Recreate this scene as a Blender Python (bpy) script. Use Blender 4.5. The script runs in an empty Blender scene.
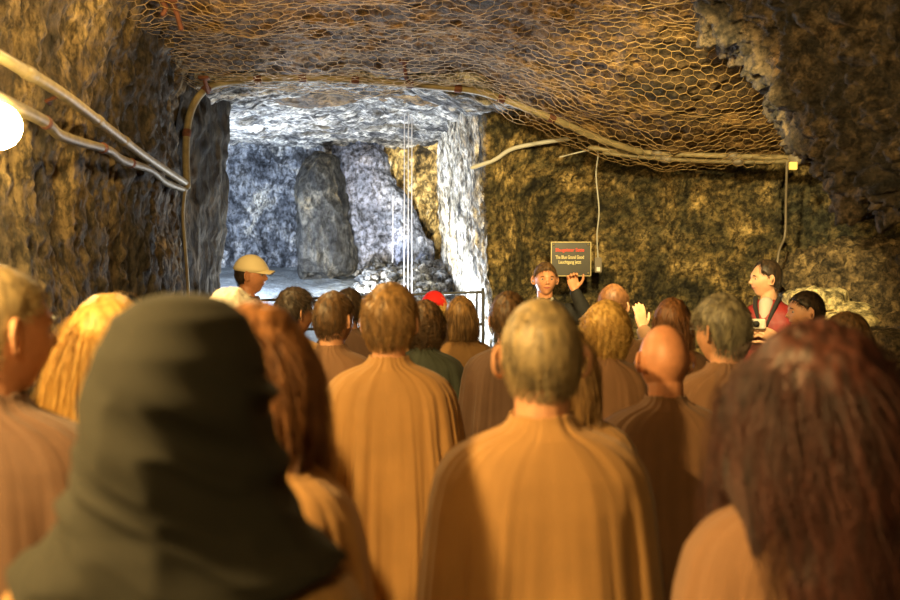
import bpy, bmesh, math, random
import numpy as np
from mathutils import Vector, Matrix

# ------------------------------------------------------------------ camera, world, lights, exposure
SC = bpy.context.scene
COL = SC.collection
F = 1000.0
CAMZ = 1.75
PITCH = math.atan(28 / F)
cam_d = bpy.data.cameras.new('camera')
cam_d.sensor_width = 36.0
cam_d.lens = 36.0 * F / 900.0
cam_d.dof.use_dof = True
cam_d.dof.focus_distance = 7.6
cam_d.dof.aperture_fstop = 3.0
cam_d.clip_start = 0.05
cam = bpy.data.objects.new('camera', cam_d)
cam.location = (0, 0, CAMZ)
cam.rotation_euler = (math.pi / 2 - PITCH, 0, 0)
COL.objects.link(cam)
SC.camera = cam

w = bpy.data.worlds.new('world')
SC.world = w
w.use_nodes = True
w.node_tree.nodes['Background'].inputs[0].default_value = (1.0, 0.62, 0.30, 1)
w.node_tree.nodes['Background'].inputs[1].default_value = 0.035

SC.view_settings.view_transform = 'Standard'
SC.view_settings.look = 'None'
SC.view_settings.gamma = 1.0
SC.view_settings.use_curve_mapping = False
SC.view_settings.exposure = 0.0
SC.cycles.max_bounces = 5
SC.cycles.diffuse_bounces = 3
SC.cycles.glossy_bounces = 2
SC.cycles.use_denoising = True
SC.cycles.sample_clamp_indirect = 3.0


def lamp(name, loc, power, color, size=0.08, kind='POINT', target=None, spot=None):
    d = bpy.data.lights.new(name, kind)
    d.energy = power
    d.color = color
    if kind == 'AREA':
        d.size = size
    else:
        d.shadow_soft_size = size
    if spot:
        d.spot_size = math.radians(spot)
        d.spot_blend = 0.6
    o = bpy.data.objects.new(name, d)
    o.location = loc
    if target is not None:
        o.rotation_euler = (Vector(target) - Vector(loc)).to_track_quat('-Z', 'Y').to_euler()
    COL.objects.link(o)
    return o


WARM = (1.0, 0.65, 0.23)
lamp('unseen_gallery_light', (-1.62, 0.70, 2.72), 570, WARM, 0.06)
lamp('unseen_gallery_light', (0.85, 4.2, 2.98), 900, (1.0, 0.76, 0.32), 0.08, 'SPOT', (1.5, 8.3, 1.4), 68)  # added spot above the frame, brightens the back wall
lamp('unseen_gallery_light', (-0.9, 4.6, 3.0), 80, (1.0, 0.68, 0.27), 0.08)
lamp('unseen_gallery_light', (-0.35, -1.3, 2.9), 120, WARM, 0.1)  # added fill behind the camera, softens shade on the nearest backs
lamp('unseen_chamber_light', (-2.6, 10.2, 1.72), 330, (0.70, 0.82, 1.0), 0.12)
lamp('unseen_chamber_light', (-0.05, 9.1, 1.28), 150, (0.82, 0.90, 1.0), 0.08)
lamp('unseen_chamber_light', (-1.0, 10.6, 1.52), 130, (1.0, 0.95, 0.82), 0.10)
lamp('unseen_chamber_light', (-0.15, 9.15, 1.32), 900, (1.0, 0.88, 0.62), 0.05, 'SPOT', (-0.18, 12.4, 2.75), 26)  # added warm spot hidden below the crowd line, brightens the ochre wall
GLOBE_STRENGTH = 330.0


# ------------------------------------------------------------------ numeric helpers
def P(px, py, d):
    """a point at depth d along the line of sight of pixel (px, py)"""
    cx, cy = (px - 450) / F, -(py - 300) / F
    c, s = math.cos(PITCH), math.sin(PITCH)
    return np.array([cx * d, d * (c + cy * s), CAMZ + d * (-s + cy * c)])


_rs = np.random.RandomState(7)
_perm = _rs.permutation(256)
_val = _rs.rand(256) * 2 - 1


def _h(i, j, k):
    return _perm[(_perm[(_perm[i & 255] + j) & 255] + k) & 255]


def vnoise(p):
    pi = np.floor(p).astype(np.int64)
    f = p - pi
    f = f * f * f * (f * (f * 6 - 15) + 10)
    x, y, z = pi[:, 0], pi[:, 1], pi[:, 2]
    r = 0
    for a in (0, 1):
        wx = f[:, 0] if a else 1 - f[:, 0]
        for b in (0, 1):
            wy = f[:, 1] if b else 1 - f[:, 1]
            for c in (0, 1):
                wz = f[:, 2] if c else 1 - f[:, 2]
                r = r + wx * wy * wz * _val[_h(x + a, y + b, z + c)]
    return r


def fbm(p, o=4, g=0.5):
    r, a, q = 0, 1.0, np.array(p, float)
    for i in range(o):
        r = r + a * vnoise(q + i * 17.3)
        q = q * 2.03
        a *= g
    return r


def ridged(p, o=4, g=0.55):
    r, a, q = 0, 1.0, np.array(p, float)
    for i in range(o):
        r = r + a * (1 - 2 * np.abs(vnoise(q + i * 11.7)))
        q = q * 2.1
        a *= g
    return r


def worley(p):
    pi = np.floor(p).astype(np.int64)
    best = np.full(len(p), 9.0)
    for a in (-1, 0, 1):
        for b in (-1, 0, 1):
            for c in (-1, 0, 1):
                i = pi + np.array([a, b, c])
                h = _h(i[:, 0], i[:, 1], i[:, 2])
                o = np.stack([_val[h], _val[(h + 71) & 255], _val[(h + 149) & 255]], 1) * 0.5 + 0.5
                best = np.minimum(best, np.sqrt(((i + o - p) ** 2).sum(1)))
    return best


def mesh_np(name, V, faces, mat, parent=None, smooth=True):
    me = bpy.data.meshes.new(name)
    V = np.asarray(V, dtype=np.float32)
    faces = np.asarray(faces, dtype=np.int32)
    me.vertices.add(len(V))
    me.vertices.foreach_set('co', V.ravel())
    n, k = faces.shape
    me.loops.add(n * k)
    me.loops.foreach_set('vertex_index', faces.ravel())
    me.polygons.add(n)
    me.polygons.foreach_set('loop_start', np.arange(0, n * k, k, dtype=np.int32))
    me.polygons.foreach_set('loop_total', np.full(n, k, dtype=np.int32))
    me.polygons.foreach_set('use_smooth', np.full(n, smooth, dtype=bool))
    me.update(calc_edges=True)
    me.validate()
    if mat is not None:
        me.materials.append(mat)
    o = bpy.data.objects.new(name, me)
    COL.objects.link(o)
    if parent is not None:
        o.parent = parent
    return o


def grid_faces(nu, nv, wrap=False, off=0):
    i = np.arange(nu - 1)[:, None]
    j = np.arange(nv if wrap else nv - 1)[None, :]
    j2 = (j + 1) % nv
    a = i * nv + j
    b = i * nv + j2
    c = (i + 1) * nv + j2
    d = (i + 1) * nv + j
    return np.stack([x.ravel() for x in np.broadcast_arrays(a, b, c, d)], 1) + off


def crom(C, n):
    """catmull-rom resample of control array C (k, ...) to n samples, spaced by length"""
    C = np.asarray(C, float)
    k = len(C)
    seg = np.sqrt(((C[1:] - C[:-1]) ** 2).sum(-1))
    if seg.ndim > 1:
        seg = seg.mean(tuple(range(1, seg.ndim)))
    cum = np.concatenate([[0], np.cumsum(seg)])
    t = np.linspace(0, cum[-1], n)
    i = np.clip(np.searchsorted(cum, t, side='right') - 1, 0, k - 2)
    u = (t - cum[i]) / np.maximum(seg[i], 1e-9)
    E = np.concatenate([[2 * C[0] - C[1]], C, [2 * C[-1] - C[-2]]])
    p0, p1, p2, p3 = E[i], E[i + 1], E[i + 2], E[i + 3]
    u = u.reshape((-1,) + (1,) * (C.ndim - 1))
    return 0.5 * (2 * p1 + (p2 - p0) * u + (2 * p0 - 5 * p1 + 4 * p2 - p3) * u ** 2 + (3 * p1 - p0 - 3 * p2 + p3) * u ** 3)


def tag(o, label=None, cat=None, group=None, kind=None):
    if label:
        o['label'] = label
    if cat:
        o['category'] = cat
    if group:
        o['group'] = group
    if kind:
        o['kind'] = kind
    return o


def rock_patch(name, ctrl, nu, nv, disp, mat, flip=1, kind='structure'):
    C = np.asarray(ctrl, float)
    A = crom(C, nu)
    B = np.transpose(crom(np.transpose(A, (1, 0, 2)), nv), (1, 0, 2))
    N = np.cross(np.gradient(B, axis=0), np.gradient(B, axis=1))
    N /= np.linalg.norm(N, axis=2, keepdims=True) + 1e-9
    V = B.reshape(-1, 3)
    D = disp(V)
    V = V + N.reshape(-1, 3) * (flip * D)[:, None]
    o = mesh_np(name, V, grid_faces(nu, nv), mat)
    return tag(o, kind=kind)


def chain_geo(pts, rad, seg=10, flat=None, cap=True):
    """swept tube with rounded ends; returns V, quads"""
    pts = [np.asarray(p, float) for p in pts]
    R = list(rad) if hasattr(rad, '__len__') else [rad] * len(pts)
    if cap:
        t0 = pts[0] - pts[1]
        t0 /= np.linalg.norm(t0)
        t1 = pts[-1] - pts[-2]
        t1 /= np.linalg.norm(t1)
        pre = [(pts[0] + t0 * R[0] * s, R[0] * c) for s, c in ((0.98, 0.12), (0.8, 0.6), (0.45, 0.89))]
        post = [(pts[-1] + t1 * R[-1] * s, R[-1] * c) for s, c in ((0.45, 0.89), (0.8, 0.6), (0.98, 0.12))]
        allp = [p for p, _ in pre] + pts + [p for p, _ in post]
        allr = [r for _, r in pre] + R + [r for _, r in post]
    else:
        allp, allr = pts, R
    allp = np.array(allp)
    T = np.gradient(allp, axis=0)
    T /= np.linalg.norm(T, axis=1, keepdims=True) + 1e-12
    ref = np.array([0, 0, 1.0]) if abs(T[0][2]) < 0.9 else np.array([1.0, 0, 0])
    V = []
    u = np.cross(T[0], ref)
    u /= np.linalg.norm(u)
    for p, r, t in zip(allp, allr, T):
        u = u - t * np.dot(u, t)
        u /= np.linalg.norm(u) + 1e-12
        v = np.cross(t, u)
        for k in range(seg):
            a = 2 * math.pi * k / seg
            fl = flat if flat is not None else 1.0
            V.append(p + r * (math.cos(a) * u + fl * math.sin(a) * v))
    n = len(allp)
    Fq = grid_faces(n, seg, wrap=True)
    V = np.array(V)
    # end caps: collapse to centre points using degenerate-free fans as quads is awkward; add centre verts
    c0, c1 = len(V), len(V) + 1
    V = np.vstack([V, allp[0], allp[-1]])
    tri = []
    for k in range(seg):
        k2 = (k + 1) % seg
        tri.append((c0, k2, k, k))
        b = (n - 1) * seg
        tri.append((c1, b + k, b + k2, b + k2))
    return V, [tuple(q) for q in Fq] + tri


class Geo:
    def __init__(self):
        self.V, self.F, self.n = [], [], 0

    def add(self, V, Fs, M=None):
        V = np.asarray(V, float)
        if M is not None:
            V = V @ M[0].T + M[1]
        self.V.append(V)
        self.F += [tuple(int(i) + self.n for i in dict.fromkeys(f)) for f in Fs]
        self.n += len(V)

    def chain(self, pts, rad, seg=10, flat=None, M=None, cap=True):
        V, Fs = chain_geo(pts, rad, seg, flat, cap)
        self.add(V, Fs, M)

    def box(self, c, s, R=None, M=None):
        c, s = np.array(c, float), np.array(s, float) / 2
        V = np.array([[x, y, z] for x in (-1, 1) for y in (-1, 1) for z in (-1, 1)]) * s
        if R is not None:
            V = V @ np.array(R).T
        self.add(V + c, [(0, 1, 3, 2), (4, 6, 7, 5), (0, 4, 5, 1), (2, 3, 7, 6), (0, 2, 6, 4), (1, 5, 7, 3)], M)

    def rings(self, rings, cap=True, M=None):
        """closed loft through a list of equal-length rings"""
        n, k = len(rings), len(rings[0])
        V = np.vstack(rings)
        Fs = [tuple(q) for q in grid_faces(n, k, wrap=True)]
        if cap:
            Fs += [tuple(reversed(range(k))), tuple((n - 1) * k + i for i in range(k))]
        self.add(V, Fs, M)

    def mesh(self, name='m'):
        me = bpy.data.meshes.new(name)
        V = np.vstack(self.V)
        me.from_pydata([tuple(v) for v in V], [], self.F)
        me.update()
        return me

    def obj(self, name, mat, parent=None, smooth=True, bevel=0):
        me = self.mesh(name)
        bm = bmesh.new()
        bm.from_mesh(me)
        bmesh.ops.recalc_face_normals(bm, faces=bm.faces)
        if bevel:
            bmesh.ops.bevel(bm, geom=list(bm.edges), offset=bevel, segments=2, affect='EDGES')
        bm.to_mesh(me)
        bm.free()
        me.materials.append(mat)
        if smooth:
            me.polygons.foreach_set('use_smooth', [True] * len(me.polygons))
        o = bpy.data.objects.new(name, me)
        COL.objects.link(o)
        if parent is not None:
            o.parent = parent
        return o

    def remesh(self, name, voxel, mat, parent=None, smooth_it=2):
        """one continuous surface around everything added"""
        me = self.mesh(name)
        bm = bmesh.new()
        bm.from_mesh(me)
        bmesh.ops.recalc_face_normals(bm, faces=bm.faces)
        bm.to_mesh(me)
        bm.free()
        t = bpy.data.objects.new('tmp', me)
        COL.objects.link(t)
        md = t.modifiers.new('r', 'REMESH')
        md.mode = 'VOXEL'
        md.voxel_size = voxel
        md.use_smooth_shade = True
        if smooth_it:
            ms = t.modifiers.new('s', 'SMOOTH')
            ms.factor = 0.5
            ms.iterations = smooth_it
        dg = bpy.context.evaluated_depsgraph_get()
        dg.update()
        out = bpy.data.meshes.new_from_object(t.evaluated_get(dg))
        out.name = name
        bpy.data.objects.remove(t)
        bpy.data.meshes.remove(me)
        out.materials.clear()
        out.materials.append(mat)
        o = bpy.data.objects.new(name, out)
        COL.objects.link(o)
        if parent is not None:
            o.parent = parent
        return o


def get_co(o):
    a = np.empty(len(o.data.vertices) * 3, dtype=np.float32)
    o.data.vertices.foreach_get('co', a)
    return a.reshape(-1, 3).astype(float)


def get_no(o):
    a = np.empty(len(o.data.vertices) * 3, dtype=np.float32)
    o.data.vertices.foreach_get('normal', a)
    return a.reshape(-1, 3).astype(float)


def set_co(o, V):
    o.data.vertices.foreach_set('co', np.asarray(V, dtype=np.float32).ravel())
    o.data.update()


# ------------------------------------------------------------------ materials
def new_mat(name):
    m = bpy.data.materials.new(name)
    m.use_nodes = True
    nt = m.node_tree
    return m, nt, nt.nodes, nt.links, nt.nodes['Principled BSDF']


def ramp(nd, stops):
    r = nd.new('ShaderNodeValToRGB')
    els = r.color_ramp.elements
    while len(els) < len(stops):
        els.new(0.5)
    for e, (p, c) in zip(els, stops):
        e.position = p
        e.color = (*c, 1)
    return r


def rock_mat(name, stops, stain=None, scale=3.0, stretch=(1, 1, 1), bump=0.5, rough=0.75, fine=22.0, stain_scale=1.2, stain_pos=(0.5, 0.62), speck=0.9):
    m, nt, nd, ln, b = new_mat(name)
    tc = nd.new('ShaderNodeTexCoord')
    mp = nd.new('ShaderNodeMapping')
    mp.inputs['Scale'].default_value = stretch
    ln.new(tc.outputs['Object'], mp.inputs['Vector'])
    n1 = nd.new('ShaderNodeTexNoise')
    n1.inputs['Scale'].default_value = scale
    n1.inputs['Detail'].default_value = 12
    n1.inputs['Roughness'].default_value = 0.68
    n1.inputs['Distortion'].default_value = 0.6
    ln.new(mp.outputs[0], n1.inputs['Vector'])
    cr = ramp(nd, stops)
    ln.new(n1.outputs[0], cr.inputs[0])
    out = cr.outputs[0]
    if stain:
        n2 = nd.new('ShaderNodeTexNoise')
        n2.inputs['Scale'].default_value = stain_scale
        n2.inputs['Detail'].default_value = 8
        n2.inputs['Roughness'].default_value = 0.62
        ln.new(mp.outputs[0], n2.inputs['Vector'])
        r2 = ramp(nd, [(stain_pos[0], (0, 0, 0)), (stain_pos[1], (1, 1, 1))])
        ln.new(n2.outputs[0], r2.inputs[0])
        mx = nd.new('ShaderNodeMixRGB')
        ln.new(r2.outputs[0], mx.inputs[0])
        ln.new(out, mx.inputs[1])
        mx.inputs[2].default_value = (*stain, 1)
        out = mx.outputs[0]
    ns = nd.new('ShaderNodeTexNoise')
    ns.inputs['Scale'].default_value = fine * 0.8
    ns.inputs['Detail'].default_value = 6
    ns.inputs['Roughness'].default_value = 0.75
    ln.new(mp.outputs[0], ns.inputs['Vector'])
    rs_ = ramp(nd, [(0.42, (0.16, 0.16, 0.16)), (0.59, (1.7, 1.7, 1.7))])
    ln.new(ns.outputs[0], rs_.inputs[0])
    ml = nd.new('ShaderNodeMixRGB')
    ml.blend_type = 'MULTIPLY'
    ml.inputs[0].default_value = speck
    ln.new(out, ml.inputs[1])
    ln.new(rs_.outputs[0], ml.inputs[2])
    out = ml.outputs[0]
    ln.new(out, b.inputs['Base Color'])
    b.inputs['Roughness'].default_value = rough
    n3 = nd.new('ShaderNodeTexNoise')
    n3.inputs['Scale'].default_value = fine
    n3.inputs['Detail'].default_value = 8
    n3.inputs['Roughness'].default_value = 0.7
    ln.new(mp.outputs[0], n3.inputs['Vector'])
    vo = nd.new('ShaderNodeTexVoronoi')
    vo.inputs['Scale'].default_value = fine * 0.6
    ln.new(mp.outputs[0], vo.inputs['Vector'])
    ad = nd.new('ShaderNodeMath')
    ad.operation = 'ADD'
    ln.new(n3.outputs[0], ad.inputs[0])
    ln.new(vo.outputs['Distance'], ad.inputs[1])
    bp = nd.new('ShaderNodeBump')
    bp.inputs['Strength'].default_value = bump
    bp.inputs['Distance'].default_value = 0.045
    ln.new(ad.outputs[0], bp.inputs['Height'])
    ln.new(bp.outputs[0], b.inputs['Normal'])
    return m


def plain(name, color, rough=0.6, metal=0.0, var=0.0, scale=30.0, bump=0.0, emit=None, spec=None, stretch=None, sheen=0.0):
    m, nt, nd, ln, b = new_mat(name)
    b.inputs['Base Color'].default_value = (*color, 1)
    b.inputs['Roughness'].default_value = rough
    b.inputs['Metallic'].default_value = metal
    if sheen:
        b.inputs['Sheen Weight'].default_value = sheen
    if spec is not None:
        b.inputs['Specular IOR Level'].default_value = spec
    if emit:
        b.inputs['Emission Color'].default_value = (*emit[0], 1)
        b.inputs['Emission Strength'].default_value = emit[1]
    if var or bump:
        tc = nd.new('ShaderNodeTexCoord')
        n = nd.new('ShaderNodeTexNoise')
        n.inputs['Scale'].default_value = scale
        n.inputs['Detail'].default_value = 5
        if stretch:
            mp = nd.new('ShaderNodeMapping')
            mp.inputs['Scale'].default_value = stretch
            ln.new(tc.outputs['Object'], mp.inputs['Vector'])
            ln.new(mp.outputs[0], n.inputs['Vector'])
        else:
            ln.new(tc.outputs['Object'], n.inputs['Vector'])
        if var:
            c = np.array(color)
            r = ramp(nd, [(0.3, tuple(c * (1 - var))), (0.7, tuple(np.minimum(c * (1 + var), 1)))])
            ln.new(n.outputs[0], r.inputs[0])
            ln.new(r.outputs[0], b.inputs['Base Color'])
        if bump:
            bp = nd.new('ShaderNodeBump')
            bp.inputs['Strength'].default_value = bump
            bp.inputs['Distance'].default_value = 0.004
            ln.new(n.outputs[0], bp.inputs['Height'])
            ln.new(bp.outputs[0], b.inputs['Normal'])
    return m


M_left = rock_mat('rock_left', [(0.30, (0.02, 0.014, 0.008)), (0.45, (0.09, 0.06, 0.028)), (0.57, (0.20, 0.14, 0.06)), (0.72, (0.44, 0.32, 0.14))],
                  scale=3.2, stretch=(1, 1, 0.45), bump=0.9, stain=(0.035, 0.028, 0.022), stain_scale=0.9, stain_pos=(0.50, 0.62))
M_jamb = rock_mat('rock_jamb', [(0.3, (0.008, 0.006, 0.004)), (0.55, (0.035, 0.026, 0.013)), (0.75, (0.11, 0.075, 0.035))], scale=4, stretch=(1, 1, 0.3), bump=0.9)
M_back = rock_mat('rock_back', [(0.34, (0.012, 0.011, 0.007)), (0.46, (0.08, 0.065, 0.027)), (0.57, (0.27, 0.19, 0.07)), (0.69, (0.66, 0.48, 0.20))],
                  scale=3.0, stretch=(1, 1, 1), bump=1.0, stain=(0.05, 0.05, 0.03), stain_scale=0.75, stain_pos=(0.54, 0.66), fine=22)
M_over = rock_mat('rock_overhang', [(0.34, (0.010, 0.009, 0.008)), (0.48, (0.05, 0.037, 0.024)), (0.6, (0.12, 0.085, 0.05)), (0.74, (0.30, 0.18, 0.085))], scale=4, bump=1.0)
M_ceil = rock_mat('rock_ceiling', [(0.32, (0.05, 0.025, 0.01)), (0.5, (0.17, 0.095, 0.032)), (0.68, (0.38, 0.23, 0.08))], scale=2.5, bump=0.9,
                  stain=(0.04, 0.03, 0.018), stain_scale=1.1, stain_pos=(0.5, 0.64))
M_floor = rock_mat('rock_floor', [(0.3, (0.03, 0.022, 0.015)), (0.7, (0.12, 0.09, 0.06))], scale=4, bump=0.6)
M_cfloor = rock_mat('chamber_floor', [(0.3, (0.22, 0.26, 0.30)), (0.7, (0.34, 0.38, 0.42))], scale=2.0, bump=0.25, fine=40, speck=0.3)
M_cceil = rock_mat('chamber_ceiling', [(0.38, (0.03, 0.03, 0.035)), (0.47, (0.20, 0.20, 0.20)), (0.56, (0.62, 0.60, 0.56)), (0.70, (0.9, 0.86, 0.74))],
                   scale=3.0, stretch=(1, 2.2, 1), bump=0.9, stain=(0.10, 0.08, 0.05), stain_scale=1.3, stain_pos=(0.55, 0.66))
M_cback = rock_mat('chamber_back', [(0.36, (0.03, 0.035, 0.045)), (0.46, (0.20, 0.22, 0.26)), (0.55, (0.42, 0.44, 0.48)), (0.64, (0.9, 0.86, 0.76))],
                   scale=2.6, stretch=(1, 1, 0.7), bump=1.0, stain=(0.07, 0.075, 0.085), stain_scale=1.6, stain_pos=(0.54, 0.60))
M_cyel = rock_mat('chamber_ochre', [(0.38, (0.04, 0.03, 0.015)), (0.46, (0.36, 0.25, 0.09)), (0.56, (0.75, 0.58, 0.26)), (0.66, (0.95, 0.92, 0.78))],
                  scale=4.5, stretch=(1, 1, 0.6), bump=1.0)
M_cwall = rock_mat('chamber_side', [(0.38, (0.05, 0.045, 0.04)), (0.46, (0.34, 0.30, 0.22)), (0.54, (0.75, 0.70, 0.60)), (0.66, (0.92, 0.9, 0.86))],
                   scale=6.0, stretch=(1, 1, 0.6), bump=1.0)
M_boulder = rock_mat('boulder', [(0.36, (0.008, 0.008, 0.009)), (0.47, (0.04, 0.04, 0.038)), (0.56, (0.10, 0.092, 0.075)), (0.68, (0.30, 0.23, 0.12))], scale=2.2, bump=1.0, stretch=(1, 1, .6))
M_slab = rock_mat('slab', [(0.36, (0.08, 0.10, 0.15)), (0.46, (0.22, 0.26, 0.38)), (0.58, (0.42, 0.46, 0.62)), (0.72, (0.7, 0.7, 0.8))],
                  scale=2.2, stretch=(1, 1, 0.8), bump=0.9, stain=(0.12, 0.13, 0.15), stain_scale=1.6, stain_pos=(0.56, 0.66))
M_rubc = rock_mat('chamber_rubble', [(0.35, (0.06, 0.07, 0.08)), (0.6, (0.40, 0.42, 0.46)), (0.75, (0.7, 0.7, 0.72))], scale=6, bump=0.8)
M_rub = rock_mat('rubble', [(0.32, (0.03, 0.024, 0.014)), (0.5, (0.14, 0.10, 0.05)), (0.7, (0.36, 0.26, 0.12))], scale=7, bump=1.0)
M_slabwarm = rock_mat('pale_stone', [(0.3, (0.34, 0.27, 0.12)), (0.7, (0.62, 0.52, 0.28))], scale=6, bump=0.6)

M_wire = plain('wire', (0.44, 0.29, 0.12), 0.55, 0.3, 0.35, 8.0)
M_pipe = plain('pipe', (0.25, 0.20, 0.105), 0.5, 0.0, 0.25, 20, 0.2)
M_hose = plain('hose', (0.17, 0.135, 0.07), 0.55, 0.0, 0.3, 14, 0.3)
M_cable = plain('cable', (0.17, 0.14, 0.10), 0.5)
M_cable_w = plain('cable_pale', (0.55, 0.54, 0.50), 0.5)
M_rust = plain('rust', (0.12, 0.042, 0.022), 0.8, 0.0, 0.4, 30, 0.4)
M_steel = plain('rail_steel', (0.05, 0.05, 0.055), 0.45, 0.6)
M_string = plain('white_line', (0.85, 0.85, 0.92), 0.5)
M_black = plain('black_cloth', (0.012, 0.011, 0.010), 0.85, var=0.3, bump=0.2)
M_globe = plain('lamp_globe', (1, 0.9, 0.6), 0.4, emit=((1.0, 0.70, 0.27), GLOBE_STRENGTH))
M_lampbase = plain('lamp_base', (0.10, 0.09, 0.07), 0.5)
M_sign = plain('sign_face', (0.045, 0.038, 0.024), 0.35, var=0.15, scale=12)
M_frame = plain('sign_edge', (0.42, 0.34, 0.16), 0.4, 0.5)
M_red = plain('sign_red', (0.85, 0.05, 0.02), 0.5)
M_cream = plain('sign_cream', (0.80, 0.68, 0.32), 0.5)
M_white = plain('white_box', (0.75, 0.72, 0.66), 0.5)
M_tag = plain('yellow_tag', (0.85, 0.66, 0.25), 0.5)
M_eye = plain('eye_white', (0.40, 0.34, 0.28), 0.4)
M_iris = plain('iris', (0.06, 0.035, 0.02), 0.2)

# ------------------------------------------------------------------ cave shell
ZF_X = [-2.6, 0.15, 0.35, 0.86, 1.6, 3.0, 4.2]
ZF_Z = [3.25, 3.22, 3.10, 2.88, 2.68, 2.62, 2.5]


def zceil(x, y):
    t = np.clip((np.asarray(y, float) - 5.0) / 2.9, 0, 1)
    t = t * t * (3 - 2 * t)
    return 3.34 + (np.interp(x, ZF_X, ZF_Z) - 3.34) * t


def d_left(V):
    q = V * np.array([1.0, 1.0, 0.42])
    r = ridged(q * 2.3, 5, 0.55)
    return 0.035 * r + 0.04 * (0.6 - worley(q * np.array([9, 9, 7.0]))) + 0.022 * ridged(q * 9, 3) + 0.014 * fbm(V * 22, 2) + 0.06 * fbm(V * 0.9 + 3, 2)


def d_rock(V):
    return 0.06 * fbm(V * 1.1, 3) + 0.05 * ridged(V * 2.6, 5, 0.55) + 0.03 * (0.6 - worley(V * 7.0)) + 0.012 * ridged(V * 18, 2)


def d_ceil(V):
    return 0.045 * fbm(V * 1.6, 4) + 0.02 * ridged(V * 6, 3) - 0.02


stn = [(-1.75, -2.0), (-1.72, 0.0), (-1.72, 1.6), (-1.70, 2.8), (-1.78, 3.8), (-1.80, 4.8), (-1.90, 5.6), (-1.86, 6.4), (-1.96, 7.1), (-2.03, 7.55)]
levels = [(-0.15, 0.0), (0.8, 0.02), (1.6, 0.03), (2.4, 0.0), (3.0, 0.05), (3.6, 0.22)]
rock_patch('wall_left', [[(x + dx - 0.10, y, z) for z, dx in levels] for x, y in stn], 620, 260, d_left, M_left, flip=1)
jst = [(-2.06, 7.48), (-1.99, 7.66), (-1.93, 7.9), (-1.88, 8.15), (-1.93, 8.5), (-2.4, 9.1), (-3.2, 9.6), (-3.5, 10.6), (-3.5, 13.6)]
jl = [(-0.15, -0.06), (0.8, -0.05), (1.6, -0.04), (2.4, -0.01), (3.0, 0.02), (3.6, 0.12)]
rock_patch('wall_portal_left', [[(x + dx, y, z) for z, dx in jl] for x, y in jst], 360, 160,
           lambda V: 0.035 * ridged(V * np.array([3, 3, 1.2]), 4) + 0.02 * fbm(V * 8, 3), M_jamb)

# back wall right of the opening
bst = [(0.235, 8.75), (0.245, 8.35), (0.36, 8.28), (0.62, 8.55), (1.0, 8.75), (1.6, 8.62), (2.1, 8.35), (2.62, 8.0), (2.8, 8.12), (3.2, 7.75), (3.8, 7.3), (4.4, 6.6)]
rows = []
w0 = lambda x: 0.13 * max(0.0, 1 - max(0, x - 0.25) / 0.5)
for x, y in bst:
    zt = float(np.interp(x, ZF_X, ZF_Z)) + 0.25
    rows.append([(x + 0.05 + w0(x), y, -0.15), (x + w0(x), y, 0.8), (x - 0.02 + w0(x) * .7, y + .03, 1.5), (x + w0(x) * .15, y + .02, 2.1), (x, y - 0.02, min(2.5, zt - .3)), (x, y - 0.35, zt)])


def d_back(V):
    # diagonal strata rising to the right
    q = np.stack([V[:, 0] * 0.9 - V[:, 2] * 0.75, V[:, 1], V[:, 0] * 0.75 + V[:, 2] * 0.9], 1) * np.array([2.6, 2, 0.9])
    k = np.clip((V[:, 0] - 0.5) / 0.4, 0.25, 1)
    return k * (0.04 * ridged(q * 1.5, 4) + 0.05 * fbm(V * 1.3, 3) + 0.04 * (0.6 - worley(V * 7.0)) + 0.03 * (0.6 - worley(q * 9.0)) + 0.016 * ridged(V * 22, 2))


rock_patch('wall_back', rows, 620, 330, d_back, M_back, flip=-1)

# ceiling of the gallery
xs = np.linspace(-2.5, 4.3, 14)
ys = np.linspace(-2.0, 8.9, 16)
rock_patch('ceiling', [[(x, y, float(zceil(x, y)) + (0.02 if y < 7.7 else 0.0)) for y in ys if y < 7.72 or True] for x in xs if True], 420, 520, d_ceil, M_ceil, flip=-1)

# ceiling of the lit chamber, its front edge is the lintel
rows = []
for x in np.linspace(-3.7, 0.75, 10):
    e = 0.0
    if x < -1.6:
        e = -0.10 * min(1, (-1.6 - x) / 0.3)
    if x > 0.1:
        e = -0.16 * min(1, (x - 0.1) / 0.2)
    rows.append([(x, 7.62, 3.45), (x, 7.66, 3.2 + e), (x, 7.85, 3.17 + e), (x, 8.1, 3.19 + e), (x, 8.6, 3.24 + e), (x, 9.6, 3.24 + e / 2), (x, 11.0, 3.3), (x, 12.2, 3.32), (x, 13.6, 3.45)])
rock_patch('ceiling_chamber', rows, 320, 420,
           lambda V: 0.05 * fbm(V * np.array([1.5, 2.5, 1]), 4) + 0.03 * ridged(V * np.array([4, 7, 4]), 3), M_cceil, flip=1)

# chamber back wall
rows = []
for x in np.linspace(-3.7, -0.85, 7):
    rows.append([(x, 13.0, 0.6), (x, 12.9, 1.7), (x, 12.95, 2.4), (x, 12.7, 3.0), (x, 12.2, 3.55)])
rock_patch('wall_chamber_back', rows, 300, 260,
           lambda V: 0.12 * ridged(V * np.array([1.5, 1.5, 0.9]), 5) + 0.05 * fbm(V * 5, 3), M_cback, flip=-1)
rows = []
for x, y in [(-1.1, 12.9), (-0.7, 12.7), (-0.4, 12.75), (-0.15, 12.5), (0.05, 12.2)]:
    rows.append([(x, y, 0.6), (x, y, 1.7), (x, y, 2.4), (x, y - 0.1, 3.0), (x, y - 0.4, 3.55)])
rock_patch('wall_chamber_ochre', rows, 170, 240,
           lambda V: 0.08 * ridged(V * np.array([2.2, 2.2, 1.0]), 5) + 0.03 * fbm(V * 8, 3), M_cyel, flip=-1)
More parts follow.
